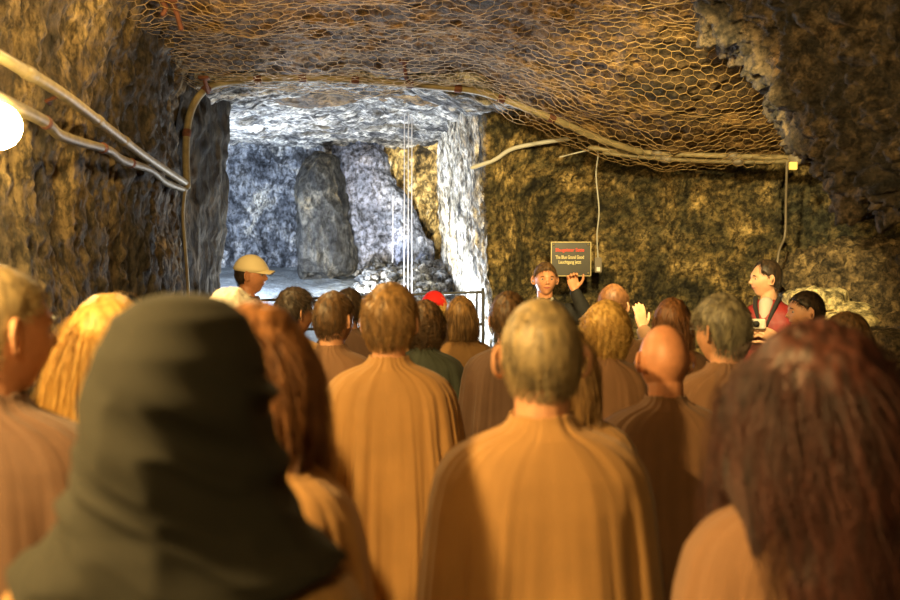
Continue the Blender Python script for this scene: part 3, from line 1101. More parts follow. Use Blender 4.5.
def body(root, yaw, pitch, roll, arms, voxel, skin, stub=None):
    g = Geo()
    M = head_M(yaw, pitch, roll)
    g.add(head_point(DQ), DF, M)
    g.chain([(0, 0.082, 0.022), (0, 0.092, 0.0), (0, 0.101, -0.018)], [0.006, 0.008, 0.0105], 10, M=M)
    for s in (-1, 1):
        g.chain([(s * 0.007, 0.094, -0.023), (s * 0.012, 0.089, -0.023)], 0.0075, 8, M=M)
        # ear: outer shell with a rolled rim
        rim = [(s * (0.084 + 0.014 * math.cos(a)), -0.010 - 0.014 * math.cos(a), 0.0 + 0.031 * math.sin(a)) for a in np.linspace(-1.9, 3.6, 12)]
        g.chain(rim, 0.0052, 8, M=M)
        g.chain([(s * 0.072, -0.004, -0.024), (s * 0.077, -0.010, 0.0), (s * 0.077, -0.012, 0.022)], [0.009, 0.013, 0.011], 8, M=M)
    nb = M[0] @ np.array([0, -0.022, -0.07]) + M[1]
    g.chain([nb, (nb + np.array([0, -0.03, 1.45])) / 2, (0, -0.03, 1.44)], [0.056, 0.055, 0.063], 16)
    g.rings([ellipse_ring(z, hx, hy, yo) for z, hx, hy, yo in
             ((1.485, 0.07, 0.06, -0.028), (1.455, 0.12, 0.075, -0.022), (1.42, 0.165, 0.082, -0.015), (1.36, 0.18, 0.098, -0.005), (1.2, 0.178, 0.115, 0.005), (1.05, 0.152, 0.10, 0.0),
              (0.93, 0.17, 0.115, 0.0), (0.84, 0.172, 0.12, -0.01), (0.80, 0.14, 0.10, -0.01))])
    for s, A_ in ((-1, arms[0]), (1, arms[1])):
        m = np.array([s, 1, 1])
        sh = np.array((0.158, -0.005, 1.385)) * m
        el = np.array(A_['elbow']) * m
        wr = np.array(A_['wrist']) * m
        g.chain([sh, (sh + el) / 2, el], [0.048, 0.044, 0.037], 12)
        g.chain([el, el * 0.6 + wr * 0.4, wr], [0.039, 0.038, 0.026], 12)
        add_hand(g, wr, np.array(A_['f']) * m, np.array(A_['n']) * m, A_['curl'], side=s * A_.get('side', 1))
        hp, kn, an = np.array((0.088, -0.005, 0.86)) * m, np.array((0.095, 0.01, 0.48)) * m, np.array((0.10, -0.025, 0.09)) * m
        g.chain([hp, (hp + kn) / 2, kn], [0.088, 0.07, 0.052], 12)
        g.chain([kn, kn * 0.65 + an * 0.35 + np.array([0, -0.015, 0]), an], [0.052, 0.052, 0.034], 12)
        g.chain([an + np.array([0, -0.02, -0.045]), an + np.array([s * 0.01, 0.09, -0.052]), an + np.array([s * 0.015, 0.15, -0.06])], [0.034, 0.036, 0.026], 12)
    o = g.remesh('body', voxel, skin, root, smooth_it=1)
    # lips (and shaved scalp) take their own material by place on the head
    me = o.data
    me.materials.append(M_lip)
    me.materials.append(M_stub)
    n = len(me.polygons)
    cen = np.empty(n * 3, dtype=np.float32)
    me.polygons.foreach_get('center', cen)
    q = (cen.reshape(-1, 3) - M[1]) @ M[0]
    mi = np.zeros(n, dtype=np.int32)
    lips = (q[:, 1] > 0.07) & (np.abs(q[:, 2] + 0.053) < 0.008 * (1 - np.abs(q[:, 0]) / 0.03)) & (np.abs(q[:, 0]) < 0.026)
    mi[lips] = 1
    if stub:
        dd = q / (np.linalg.norm(q, axis=1, keepdims=True) + 1e-9)
        mi[(hair_mask(dd, 'balding') > 0) & (np.linalg.norm(q, axis=1) < 0.125) & (np.abs(q[:, 0]) < .078)] = 2
    me.polygons.foreach_set('material_index', mi)
    return o, M


def hair_mask(d, style):
    y, z, x = d[:, 1], d[:, 2], d[:, 0]
    back = {'long': -0.95, 'bob': -0.9}.get(style, -0.62)
    if style in ('long', 'bob', 'curly'):
        th = np.interp(y, [-1, 0.05, 0.3, 0.55, 0.8, 1.0], [back, back, -0.5, 0.25, 0.55, 0.62])
    else:
        th = np.interp(y, [-1, -0.32, -0.12, 0.1, 0.35, 0.7, 0.9, 1.0], [back, -0.5, 0.10, 0.16, 0.28, 0.5, 0.62, 0.66])
    m = z - th
    if style == 'balding':
        m = np.minimum(m, 0.42 - z + np.clip(-y - 0.4, 0, 1) * 0.45)
    if style == 'receding':
        m = np.minimum(m, 0.42 - y + 0.2 * np.abs(x))
    return m


def make_hair(root, M, style, mat, seed, n, thick=0.014, length=0.03, L_long=0.30, width=1.0, curl=0.0, rad=0.0011, side_bias=0.0, top=1.0):
    rs = np.random.RandomState(seed)
    g_off = 0
    nu, nv = 64, 84
    D = sphere_dirs(nu, nv)
    m = hair_mask(D, style)
    k = 1 / (1 + np.exp(-(m + 0.05 * vnoise(D * 9 + seed) + 0.03 * vnoise(D * 20 + seed)) / 0.05))
    lump = (1 + 0.15 * vnoise(D * np.array([5, 5, 3]) + seed * 2.3) + 0.10 * vnoise(D * np.array([16, 16, 6]) + seed)) * (0.45 + 0.55 * np.clip(D[:, 2] + 0.5, 0, 1))
    push = k * thick * lump * (1 + 0.45 * np.clip(D[:, 2], 0, 1) * top) - (1 - k) * 0.03
    V = head_point(D, push)
    V[:, 0] *= 1 + (width - 1) * k
    Vs, Fs, off = [V], list(sphere_faces(nu, nv)), len(V)
    geo = Geo()
    geo.add(V, Fs)
    if style in ('long', 'bob'):
        rings = []
        nk = 22
        for i in range(nk):
            t = i / (nk - 1)
            z = 0.03 - t * L_long
            a = np.linspace(0, 2 * math.pi, 96, endpoint=False)
            hx = (0.081 + 0.012 * math.sin(min(t * 3, 1.5))) * width * (1 - 0.25 * max(0, t - 0.7) / 0.3)
            hy = 0.072 - 0.03 * t
            yo = -0.032 - 0.075 * t ** 0.8 * min(L_long / 0.3, 1.2)
            ca, sa = np.cos(a), np.sin(a)
            w_ = 1 + 0.045 * np.array([vnoise(np.array([[c * 5 + seed, s_ * 5, t * 2.0]]))[0] for c, s_ in zip(ca, sa)]) + 0.018 * np.cos(a * 23 + seed + 2 * math.sin(t * 4)) * min(1, t * 4 + .2)
            if i == nk - 1:
                w_ = w_ * 0.6
            wave = curl * 0.5 * math.sin(t * 14 + seed)
            rings.append(np.stack([hx * ca * w_ + wave, np.minimum(yo + hy * sa * w_, 0.012), np.full(96, z) - 0.02 * (rs.rand(96)) * t], 1))
        geo.rings(rings)
    # strands
    root_d = rs.randn(n * 6, 3)
    root_d /= np.linalg.norm(root_d, axis=1, keepdims=True)
    root_d = root_d[hair_mask(root_d, style) > 0.0][:n]
    n = len(root_d)
    K = 9 if style in ('long', 'bob', 'curly') else 5
    if style in ('long', 'bob'):
        Ls = L_long * (0.75 + 0.5 * rs.rand(n)) * (0.7 + 0.5 * np.clip(root_d[:, 2] + 0.6, 0, 1))
    elif style == 'curly':
        Ls = length * (0.7 + 0.7 * rs.rand(n))
    else:
        Ls = length * (0.6 + 0.7 * rs.rand(n)) * (0.55 + 0.6 * np.clip(root_d[:, 2] + 0.4, 0, 1.2))
    p = head_point(root_d, thick * 0.6)
    p[:, 0] *= width
    # comb: away from a crown point at the back top
    crown = np.array([0.02 * side_bias, -0.55, 0.83])
    comb = root_d - crown
    comb -= root_d * (comb * root_d).sum(1, keepdims=True)
    comb /= np.linalg.norm(comb, axis=1, keepdims=True) + 1e-6
    clump = np.stack([vnoise(root_d * 7 + seed), vnoise(root_d * 7 + seed + 30), vnoise(root_d * 7 + seed + 60)], 1)
    v = comb * 1.0 + root_d * (0.30 if style not in ('long', 'bob') else 0.15) + clump * (0.40 if curl else 0.22) + rs.randn(n, 3) * 0.12
    ph = rs.rand(n) * 6.28
    path = [p.copy()]
    step = (Ls / K)[:, None]
    grav = {'long': 0.5, 'bob': 0.45, 'curly': 0.12}.get(style, 0.12)
    for i in range(K):
        v = v / (np.linalg.norm(v, axis=1, keepdims=True) + 1e-9)
        v[:, 2] -= grav
        v = v / (np.linalg.norm(v, axis=1, keepdims=True) + 1e-9)
        p = p + v * step
        dn = p / np.array([0.077 * width, 0.097, 0.117])
        rr = np.linalg.norm(dn, axis=1)
        lim = 1.0 + thick * 9
        ins = (rr < lim) & (p[:, 2] > -0.09)
        sc = np.where(ins, lim / np.maximum(rr, 1e-3), 1.0)[:, None]
        p = p * (1 + (sc - 1) * 0.7)
        if style in ('long', 'bob'):
            low = p[:, 2] < -0.13
            p[:, 1] = np.where(low & (p[:, 1] < 0.03), np.minimum(p[:, 1], -0.075 - 0.22 * np.clip(-p[:, 2] - 0.13, 0, 0.3)), p[:, 1])
            p[:, 0] = np.clip(p[:, 0], -0.115 * width, 0.115 * width)
        q = p.copy()
        if curl:
            a = ph + i * (1.9 if style == 'curly' else 1.1)
            q[:, 0] += curl * np.cos(a)
            q[:, 1] += curl * np.sin(a)
        path.append(q)
    path = np.stack(path, 1)               # n, K+1, 3
    T = np.gradient(path, axis=1)
    T /= np.linalg.norm(T, axis=2, keepdims=True) + 1e-9
    ref = root_d[:, None, :]
    U = np.cross(T, ref)
    U /= np.linalg.norm(U, axis=2, keepdims=True) + 1e-9
    W_ = np.cross(T, U)
    taper = np.linspace(1.0, 0.25, K + 1)[None, :, None] * rad * (0.7 + 0.6 * rs.rand(n))[:, None, None]
    rings = np.stack([path + taper * (math.cos(a) * U + math.sin(a) * W_) for a in (0, 2.094, 4.189)], 2)  # n,K+1,3,3
    SV = rings.reshape(-1, 3)
    b0 = (np.arange(n)[:, None, None] * (K + 1) + np.arange(K)[None, :, None]) * 3
    a3 = np.arange(3)[None, None, :]
    a4 = (a3 + 1) % 3
    SF = np.stack([b0 + a3, b0 + a4, b0 + 3 + a4, b0 + 3 + a3], -1).reshape(-1, 4)
    o1 = np.vstack(geo.V)
    me_faces = geo.F
    V = np.vstack([o1, SV]) @ M[0].T + M[1]
    me = bpy.data.meshes.new('hair')
    # split ngons are few: from_pydata for shell then strands through foreach would be slower to merge; use loops directly
    tot = [len(f) for f in me_faces] + [4] * len(SF)
    flat = np.concatenate([np.concatenate([np.array(f) for f in me_faces]), (SF + len(o1)).ravel()]).astype(np.int32)
    tot = np.array(tot, dtype=np.int32)
    me.vertices.add(len(V))
    me.vertices.foreach_set('co', V.astype(np.float32).ravel())
    me.loops.add(len(flat))
    me.loops.foreach_set('vertex_index', flat)
    me.polygons.add(len(tot))
    me.polygons.foreach_set('loop_start', np.concatenate([[0], np.cumsum(tot)[:-1]]).astype(np.int32))
    me.polygons.foreach_set('loop_total', tot)
    me.polygons.foreach_set('use_smooth', np.ones(len(tot), dtype=bool))
    me.update(calc_edges=True)
    me.materials.append(mat)
    o = bpy.data.objects.new('hair', me)
    COL.objects.link(o)
    o.parent = root
    return o


PROF = [  # z, hx, hy, y offset, exponent
    (1.530, 0.064, 0.064, -0.022, 2.0), (1.515, 0.069, 0.067, -0.024, 2.0), (1.500, 0.086, 0.076, -0.026, 2.0), (1.488, 0.118, 0.086, -0.024, 2.0), (1.472, 0.155, 0.097, -0.018, 2.1),
    (1.448, 0.190, 0.110, -0.012, 2.2), (1.410, 0.214, 0.124, -0.008, 2.4), (1.35, 0.228, 0.134, -0.006, 2.5), (1.2, 0.245, 0.142, 0.0, 2.6), (1.0, 0.265, 0.155, 0.005, 2.6),
    (0.8, 0.28, 0.17, 0.01, 2.4), (0.5, 0.30, 0.19, 0.01, 2.2), (0.2, 0.31, 0.205, 0.01, 2.1), (0.12, 0.312, 0.208, 0.01, 2.1)]


def cape(root, mat, seed, folds=1.0, name='robe', wide=1.0, hem=0.12, seam=True, shx=0.0):
    prof = np.array(PROF)
    prof[:, 1] *= wide
    nz, na = 110, 220
    arc = np.concatenate([[0], np.cumsum(np.hypot(np.diff(prof[:, 0]), np.diff(prof[:, 1])))])
    s = np.linspace(0, arc[-1], nz)
    s = arc[-1] * (s / arc[-1]) ** 1.25
    z, hx, hy, yo, ex = [np.interp(s, arc, prof[:, i]) for i in range(5)]
    for arr in (z, hx, hy, yo):
        arr[1:-1] = (arr[:-2] + arr[1:-1] * 2 + arr[2:]) / 4
    a = np.linspace(0, 2 * math.pi, na, endpoint=False)
    cx = np.sign(np.cos(a)) * np.abs(np.cos(a))[None, :] ** (2 / ex[:, None])
    cy = np.sign(np.sin(a)) * np.abs(np.sin(a))[None, :] ** (2 / ex[:, None])
    X = hx[:, None] * cx
    Y = yo[:, None] + hy[:, None] * cy
    drop = np.clip((1.47 - z) / 0.5, 0, 1)[:, None]
    A_ = np.broadcast_to(a, X.shape)
    Zb = np.broadcast_to(z[:, None], X.shape)
    q = np.stack([np.cos(A_) * 1.6 + seed, np.sin(A_) * 1.6, Zb * 0.35 + seed], -1).reshape(-1, 3)
    f = (0.55 * vnoise(q * 3.2) + 0.30 * vnoise(q * np.array([7.5, 7.5, 3])) + 0.15 * vnoise(q * np.array([15, 15, 5]))).reshape(X.shape)
    sharp = 1 - 2 * np.abs(vnoise(q * np.array([4.6, 4.6, 2.0]) + 9)).reshape(X.shape)
    k = folds * (0.002 + 0.026 * drop) * (f + 0.30 * sharp * drop)
    # sleeves: groove between arm and back
    arm = np.exp(-((np.abs(X) / hx[:, None] - 0.72) / 0.07) ** 2) * np.clip((1.40 - z) / 0.15, 0, 1)[:, None]
    k = k - 0.014 * arm * (np.abs(cy) > 0.3)
    nrm = np.stack([cx, cy], -1)
    nrm /= np.linalg.norm(nrm, axis=-1, keepdims=True) + 1e-9
    X = X + nrm[..., 0] * k
    Y = Y + nrm[..., 1] * k
    # crease lines fanning from the collar
    Zt = Zb + 0.004 * vnoise(q * 6).reshape(X.shape)
    Zt = hem + (Zt - 0.12) * (1.53 - hem) / 1.41
    V = np.stack([X, Y, Zt], -1).reshape(-1, 3)
    o = mesh_np(name, V, grid_faces(nz, na, wrap=True), mat, root)
    md = o.modifiers.new('thick', 'SOLIDIFY')
    md.thickness = 0.006
    md.offset = 1
    return o


def coat(root, mat, arms, name='coat', voxel=0.012, low=0.78, fat=1.0):
    """jacket with sleeves that follow the arms"""
    g = Geo()
    g.rings([ellipse_ring(z, hx * fat, hy * fat, yo) for z, hx, hy, yo in
             ((1.505, 0.072, 0.07, -0.026), (1.485, 0.085, 0.08, -0.026), (1.455, 0.14, 0.092, -0.022), (1.42, 0.19, 0.105, -0.015), (1.36, 0.208, 0.12, -0.003), (1.2, 0.20, 0.13, 0.005),
              (1.05, 0.19, 0.128, 0.0), (0.93, 0.198, 0.136, 0.0), (low + 0.04, 0.205, 0.14, 0), (low, 0.20, 0.138, 0))])
    for s, A_ in ((-1, arms[0]), (1, arms[1])):
        m = np.array([s, 1, 1])
        sh = np.array((0.178, -0.005, 1.395)) * m
        el = np.array(A_['elbow']) * m
        wr = np.array(A_['wrist']) * m
        g.chain([sh, (sh + el) / 2, el], [0.072, 0.066, 0.06], 14)
        g.chain([el, (el + wr) / 2, el * 0.08 + wr * 0.92], [0.06, 0.055, 0.044], 14)
    o = g.remesh(name, voxel, mat, root, smooth_it=3)
    V, N = get_co(o), get_no(o)
    V = V + N * (0.007 * fbm(V * np.array([9, 9, 5]), 3))[:, None]
    # open the neck so that the throat shows
    nk = (V[:, 2] > 1.43) & (np.hypot(V[:, 0] / 0.06, (V[:, 1] + 0.02) / 0.062) < 1.0)
    V[nk, 2] = 1.43
    set_co(o, V)
    return o


_leg = {}


def legwear(root):
    if not _leg:
        g = Geo()
        for s in (-1, 1):
            g.chain([(s * 0.088, -0.005, 0.86), (s * 0.095, 0.01, 0.48), (s * 0.10, -0.025, 0.14)], [0.105, 0.08, 0.07], 14)
        g.rings([ellipse_ring(z, hx, hy) for z, hx, hy in ((1.0, 0.172, 0.125), (0.9, 0.188, 0.135), (0.8, 0.185, 0.13))])
        t = g.remesh('trousers', 0.02, M_trou, None, 2)
        _leg['t'] = t.data
        bpy.data.objects.remove(t)
        for s in (-1, 1):
            g = Geo()
            g.chain([(s * 0.10, -0.06, 0.055), (s * 0.108, 0.06, 0.05), (s * 0.115, 0.145, 0.042)], [0.05, 0.052, 0.04], 14)
            t = g.remesh('shoe', 0.012, M_shoe, None, 2)
            V = get_co(t)
            V[:, 2] = np.maximum(V[:, 2], 0.002)
            set_co(t, V)
            _leg[s] = t.data
            bpy.data.objects.remove(t)
    for nm, key in (('trousers', 't'), ('shoe', -1), ('shoe', 1)):
        o = bpy.data.objects.new(nm, _leg[key])
        COL.objects.link(o)
        o.parent = root


def eyes(root, M, brow):
    for s in (-1, 1):
        g = Geo()
        bm = bmesh.new()
        bmesh.ops.create_uvsphere(bm, u_segments=16, v_segments=12, radius=0.0115)
        g.add(np.array([v.co[:] for v in bm.verts]) + np.array([s * 0.031, 0.0690, 0.006]), [tuple(v.index for v in f.verts) for f in bm.faces], M)
        bm.free()
        e = g.obj('eye', M_eye, root)
        e.data.materials.append(M_iris)
        n = len(e.data.polygons)
        cen = np.empty(n * 3, dtype=np.float32)
        e.data.polygons.foreach_get('center', cen)
        q = (cen.reshape(-1, 3) - M[1]) @ M[0] - np.array([s * 0.031, 0.0690, 0.006])
        e.data.polygons.foreach_set('material_index', (q[:, 1] > 0.0088).astype(np.int32))
        g = Geo()
        g.chain([(s * 0.016, 0.088, 0.024), (s * 0.03, 0.0885, 0.029), (s * 0.046, 0.078, 0.024)], [0.0028, 0.0036, 0.002], 6, M=M)
        g.obj('eyebrow', brow, root)


def person(px, top, d, label, face=0.0, yaw=0.0, pitch=0.0, roll=0.0, arms=None, robe=None, robe_kw=None, hair=None, skin=0, voxel=0.0075, garb='cape', stub=False, show_eyes=None, legs=True, head_yaw_total=None):
    """px, top: where the crown shows; d: how far down the gallery; face: body heading from straight ahead (deg, + is left)"""
    tp = P(px, top, d)
    h = tp[2]
    s = h / (1.75 + 0.012)
    root = empty('person', (tp[0], tp[1], 0.0), math.radians(face))
    root.scale = (s, s, s)
    # keep the crown on its line when the head leans forward
    tag(root, label, 'person')
    arms = arms or (DOWN, DOWN)
    b, M = body(root, math.radians(yaw), math.radians(pitch), math.radians(roll), arms, voxel, SKINS[skin], stub)
    if hair:
        hk = dict(hair)
        style, mat = hk.pop('style'), H[hk.pop('mat')]
        hk.setdefault('n', 900)
        make_hair(root, M, style, mat, hk.pop('seed', abs(int(px)) + 7), **hk)
        brow = mat
    else:
        brow = H['brown']
    if show_eyes if show_eyes is not None else (abs((face + yaw + 180) % 360 - 180) > 55):
        eyes(root, M, brow)
    if garb == 'cape':
        cape(root, robe, seed=px * 0.37, **(robe_kw or {}))
    else:
        coat(root, robe, arms, **(robe_kw or {}))
    if legs:
        legwear(root)
    return root, M, s


def cap_mesh(root, M, mat, name='cap'):
    D = sphere_dirs(40, 60)
    k = 1 / (1 + np.exp(-(D[:, 2] - 0.16 + 0.10 * D[:, 1]) / 0.03))
    g = Geo()
    V = head_point(D, k * 0.020 - (1 - k) * 0.03)
    V[:, 2] += k * 0.008 * np.clip(D[:, 1] + 0.3, 0, 1)
    g.add(V, sphere_faces(40, 60), M)
    o = g.obj(name, mat, root)
    # brim
    g = Geo()
    rows = []
    for t in np.linspace(0, 1, 8):
        row = []
        for u in np.linspace(-1, 1, 15):
            w_ = 0.068 * (1 - 0.25 * t * t) * u
            y = 0.070 + 0.085 * t * math.sqrt(max(0, 1 - 0.55 * u * u)) - 0.035 * u * u * (1 - t)
            z = 0.046 - 0.022 * u * u - 0.012 * t
            row.append((w_, y, z))
        rows.append(row)
    R_ = np.array(rows)
    top = R_.reshape(-1, 3)
    bot = top - np.array([0, 0, 0.004])
    nu, nv = 8, 15
    Fs = [tuple(q) for q in grid_faces(nu, nv)]
    n = nu * nv
    Fs2 = [tuple(i + n for i in reversed(f)) for f in Fs]
    edge = [i for i in range(nv)] + [i * nv + nv - 1 for i in range(1, nu)] + [(nu - 1) * nv + i for i in range(nv - 2, -1, -1)] + [i * nv for i in range(nu - 2, 0, -1)]
    side_ = [(edge[i], edge[(i + 1) % len(edge)], edge[(i + 1) % len(edge)] + n, edge[i] + n) for i in range(len(edge))]
    g.add(np.vstack([top, bot]), Fs + Fs2 + side_, M)
    g.obj('brim', mat, o)
    return o


def hood_mesh(root, M, mat):
    """soft hood that falls from the crown into a cowl on the shoulders, set back from the face"""
    prof = [(1.782, 0.02, 0.03), (1.776, 0.048, 0.07), (1.755, 0.076, 0.105), (1.715, 0.095, 0.126), (1.665, 0.104, 0.134), (1.61, 0.110, 0.132), (1.56, 0.120, 0.126), (1.52, 0.140, 0.124),
            (1.49, 0.165, 0.130), (1.468, 0.190, 0.136), (1.45, 0.200, 0.138), (1.44, 0.196, 0.134)]
    pz = np.array(prof)
    zz = np.linspace(1.782, 1.44, 90)
    a = np.linspace(0, 2 * math.pi, 150, endpoint=False)
    rings = []
    for z in zz:
        hx = np.interp(-z, -pz[:, 0], pz[:, 1])
        hy = np.interp(-z, -pz[:, 0], pz[:, 2])
        x, y = hx * np.cos(a), -0.012 + hy * np.sin(a)
        lim = np.interp(z, [1.49, 1.53, 1.70, 1.75], [0.2, 0.055, 0.05, 0.2])
        y = np.minimum(y, lim)
        q = np.stack([x * 5, y * 5, np.full(150, z) * 16 + x * 9], 1)
        k = 0.010 * ridged(q, 2) * np.clip((1.75 - z) / 0.1, 0.15, 1)
        rings.append(np.stack([x + k * np.cos(a), y + k * np.sin(a), z + 0.02 * np.cos(2 * a + 0.6) * np.clip((1.5 - z) / 0.06, 0, 1)], 1))
    g = Geo()
    g.rings(rings)
    return g.obj('hood', mat, root)


# --- nearest
r_, M_, s_ = person(182, 310, 1.16, 'nearest person, in a large dark hood and brown robe, seen from behind', robe=R_TAN, voxel=0.008, hair=None, garb='cape', robe_kw=dict(folds=0.8), face=8, pitch=-0.1)
hood_mesh(r_, M_, M_hood)
person(-5, 264, 1.82, 'man with close-cropped grey-blond hair at the left edge, face turned right', face=-10, yaw=-30, robe=R_DARK, voxel=0.0045,
       hair=dict(style='short', mat='greyblond', n=3800, thick=0.006, length=0.012, rad=0.0006), skin=0, show_eyes=True)
person(110, 297, 2.4, 'woman with long straight golden blond hair beside the dark hood', face=-8, yaw=-8, robe=R_BROWN, voxel=0.007,
       hair=dict(style='long', mat='blond', n=6000, thick=0.014, L_long=0.40, width=1.08, rad=0.0008))
person(262, 306, 1.70, 'person with smooth shoulder-length auburn hair right of the dark hood', face=-42, yaw=24, robe=R_TAN, voxel=0.008, robe_kw=dict(wide=0.97),
       hair=dict(style='bob', mat='auburn', n=6000, thick=0.014, L_long=0.20, width=1.02, rad=0.0007))
person(816, 331, 1.52, 'woman with long wavy dark red hair in the right foreground', face=6, robe=R_BROWN, voxel=0.007,
       hair=dict(style='long', mat='red', n=8000, thick=0.022, L_long=0.36, width=1.16, curl=0.015, rad=0.0008))
person(541, 297, 1.95, 'broad man with cropped grey-blond hair in the centre foreground', face=2, pitch=-3, robe=R_TAN, voxel=0.0045,
       hair=dict(style='short', mat='greyblond', n=7000, thick=0.008, length=0.014, rad=0.0006), robe_kw=dict(folds=0.55))
# --- second row
person(561, 322, 2.6, 'person with light brown hair mostly hidden behind the centre foreground man', face=-10, robe=R_TAN,
       hair=dict(style='bob', mat='lightbrown', n=2500, thick=0.010, L_long=0.20, rad=0.0009))
person(390, 285, 3.2, 'man with thick tousled brown-blond hair in a tan robe with vertical folds', face=-6, yaw=-6, robe=R_TAN, voxel=0.006,
       hair=dict(style='short', mat='lightbrown', n=5000, thick=0.015, length=0.034, rad=0.0009), robe_kw=dict(folds=1.7))
person(664, 321, 2.9, 'bald man with shaved head seen from behind, right of centre', face=4, yaw=6, robe=R_BROWN, voxel=0.0055, skin=2,
       robe_kw=dict(folds=0.9))
# --- third row
r_, M_, s_ = person(723, 297, 3.4, 'grey haired man with glasses looking slightly left', face=10, yaw=26, robe=R_BROWN, voxel=0.006,
                    hair=dict(style='short', mat='grey', n=3000, thick=0.018, length=0.034, rad=0.0012), show_eyes=True)
g = Geo()
for s in (-1, 1):
    g.chain([(s * 0.076, -0.005, 0.012), (s * 0.070, 0.06, 0.012), (s * 0.055, 0.096, 0.012)], 0.0016, 6, M=M_)
    g.chain([(s * 0.031 + 0.022 * math.cos(a), 0.099 - 0.006 * abs(math.cos(a)), 0.006 + 0.016 * math.sin(a)) for a in np.linspace(0, 6.28, 16)], 0.0014, 6, M=M_)
g.chain([(-0.010, 0.1, 0.01), (0.010, 0.1, 0.01)], 0.0014, 6, M=M_)
g.obj('glasses', M_glass, r_)
person(606, 305, 4.3, 'woman with short curly golden blond hair between the cropped man and bald man', face=0, robe=R_BROWN, voxel=0.007,
       hair=dict(style='curly', mat='blond', n=3000, thick=0.024, length=0.055, curl=0.009, rad=0.0018, width=1.08))
person(509, 294, 4.5, 'person with dark brown hair in a dark robe behind the cropped centre man', face=-4, robe=R_DARK,
       hair=dict(style='short', mat='brown', n=1800, thick=0.018, length=0.034, rad=0.0013))
person(231, 292, 3.6, 'person with bright white hair behind the dark hood', face=0, robe=R_BROWN,
       hair=dict(style='short', mat='white', n=2200, thick=0.022, length=0.035, rad=0.0014))
person(333, 292, 4.2, 'man with short brown hair left of the tousled haired man, head turned right', face=-8, yaw=-22, robe=R_BROWN,
       hair=dict(style='short', mat='brown', n=2400, thick=0.012, length=0.022, rad=0.0012))
# --- fourth row
person(294, 290, 5.0, 'person with dark wavy hair turned right, left of the short haired man', face=-20, yaw=-32, robe=R_TAN,
       hair=dict(style='short', mat='dark', n=2000, thick=0.02, length=0.04, curl=0.004, rad=0.0014))
person(425, 303, 4.9, 'woman with curly brown hair in a dark green coat', face=-5, robe=R_GREEN,
       hair=dict(style='curly', mat='brown', n=2400, thick=0.02, length=0.06, curl=0.009, rad=0.0018, width=1.05))
person(672, 300, 4.9, 'person with reddish hair partly hidden behind the bald man', face=0, robe=R_BROWN,
       hair=dict(style='bob', mat='auburn', n=1600, thick=0.018, L_long=0.16, rad=0.0014))
person(847, 313, 4.3, 'woman with hair combed back and face turned left, before the pale stones', face=25, yaw=38, robe=R_BROWN,
       hair=dict(style='bob', mat='brown', n=1800, thick=0.014, L_long=0.20, rad=0.0014))
person(461, 298, 5.7, 'person with brown bob hair in a tan robe in front of the railing', face=0, robe=R_TAN,
       hair=dict(style='bob', mat='lightbrown', n=2000, thick=0.018, L_long=0.16, rad=0.0015, width=1.02))
person(349, 289, 5.6, 'person with very dark hair just behind the short haired man on the left', face=0, robe=R_DARK,
       hair=dict(style='short', mat='dark', n=1200, thick=0.014, length=0.025, rad=0.0013))
r_, M_, s_ = person(434, 292, 6.4, 'person in a bright red cap with blond hair below it', face=-10, robe=R_TAN,
                    hair=dict(style='bob', mat='blond', n=1400, thick=0.008, L_long=0.18, rad=0.0015))
cap_mesh(r_, M_, M_capr)
UP = dict(elbow=(0.27, 0.17, 1.33), wrist=(0.155, 0.21, 1.50), f=(-0.15, 0.15, 1), n=(-0.6, 0.8, 0), curl=0.2)
person(613, 285, 5.45, 'person with reddish short hair raising one hand before the face', face=-14, yaw=-14, robe=R_BROWN, garb='coat', arms=(DOWN, UP),
       hair=dict(style='short', mat='auburn', n=1600, thick=0.012, length=0.025, rad=0.0013), skin=1)
person(806, 290, 5.3, 'man with short dark hair in profile looking left, before the pale stones', face=45, yaw=38, robe=R_DARK, voxel=0.006,
       hair=dict(style='short', mat='dark', n=1800, thick=0.007, length=0.016, rad=0.0010), skin=0)
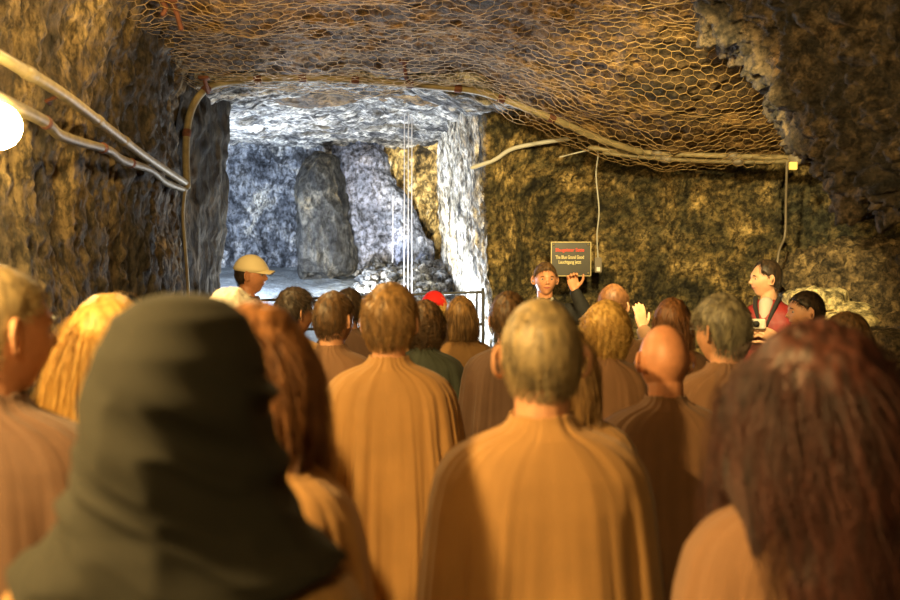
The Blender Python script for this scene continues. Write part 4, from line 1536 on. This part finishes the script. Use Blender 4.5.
# --- guides against the walls
r_, M_, s_ = person(251, 256, 6.8, 'man in a cream baseball cap in profile facing right by the opening', face=-75, yaw=-14, robe=R_DARK, garb='coat', voxel=0.006, skin=2,
                    hair=dict(style='short', mat='dark', n=700, thick=0.007, length=0.014))
cap_mesh(r_, M_, M_capy)
WAVE = dict(elbow=(0.29, 0.10, 1.36), wrist=(0.205, 0.12, 1.56), f=(-0.2, 0.1, 1), n=(0.1, 1, 0), curl=0.85)
r_, M_, s_ = person(545, 262, 7.4, 'smiling man in a black coat facing us beside the wall sign, hand raised', face=176, yaw=8, robe=M_black, garb='coat', arms=(WAVE, DOWN), voxel=0.005, skin=2,
                    hair=dict(style='short', mat='brown', n=2200, thick=0.010, length=0.022))
g = Geo()
g.chain([(-0.05, 0.035, 1.50), (-0.02, 0.075, 1.455), (0.0, 0.09, 1.42)], 0.012, 8)
g.chain([(0.05, 0.035, 1.50), (0.02, 0.075, 1.455), (0.0, 0.09, 1.42)], 0.012, 8)
g.obj('shirt_collar', M_jwhite, r_)
HOLD = dict(elbow=(0.27, 0.03, 1.15), wrist=(0.115, 0.22, 1.27), f=(-0.8, 0.35, 0.35), n=(0, -1, 0.2), curl=0.4)
r_, M_, s_ = person(768, 260, 6.75, 'man in a red jacket with receding hair looking left beside the rubble bank', face=150, yaw=-58, robe=M_jacket, garb='coat', arms=(HOLD, HOLD), voxel=0.005, skin=1,
                    hair=dict(style='receding', mat='dark', n=1400, thick=0.012, length=0.022))
g = Geo()
for s in (-1, 1):
    g.chain([(s * 0.075, 0.01, 1.515), (s * 0.062, 0.075, 1.46), (s * 0.02, 0.122, 1.34)], [0.015, 0.015, 0.010], 8)
g.obj('jacket_collar', M_black, r_)
g = Geo()
g.chain([(0, 0.035, 1.475), (0, 0.075, 1.41), (0, 0.105, 1.34)], [0.05, 0.038, 0.012], 12)
g.obj('shirt', M_jwhite, r_)
R3 = rotm(math.radians(150))
cl = np.array(r_.location) + s_ * (R3 @ np.array([0.0, 0.285, 1.36]))
cm = empty('camera_device', tuple(cl), math.radians(150))
cm.name = 'compact_camera'
tag(cm, 'small silver compact camera held by the man in the red jacket', 'camera')
g = Geo()
g.box((0, 0, 0), (0.11, 0.03, 0.065))
g.obj('housing', M_metal, cm, smooth=False, bevel=0.006)
g = Geo()
g.chain([(0.0, 0.012, 0), (0.0, 0.035, 0)], 0.02, 16)
g.obj('lens', M_black, cm)
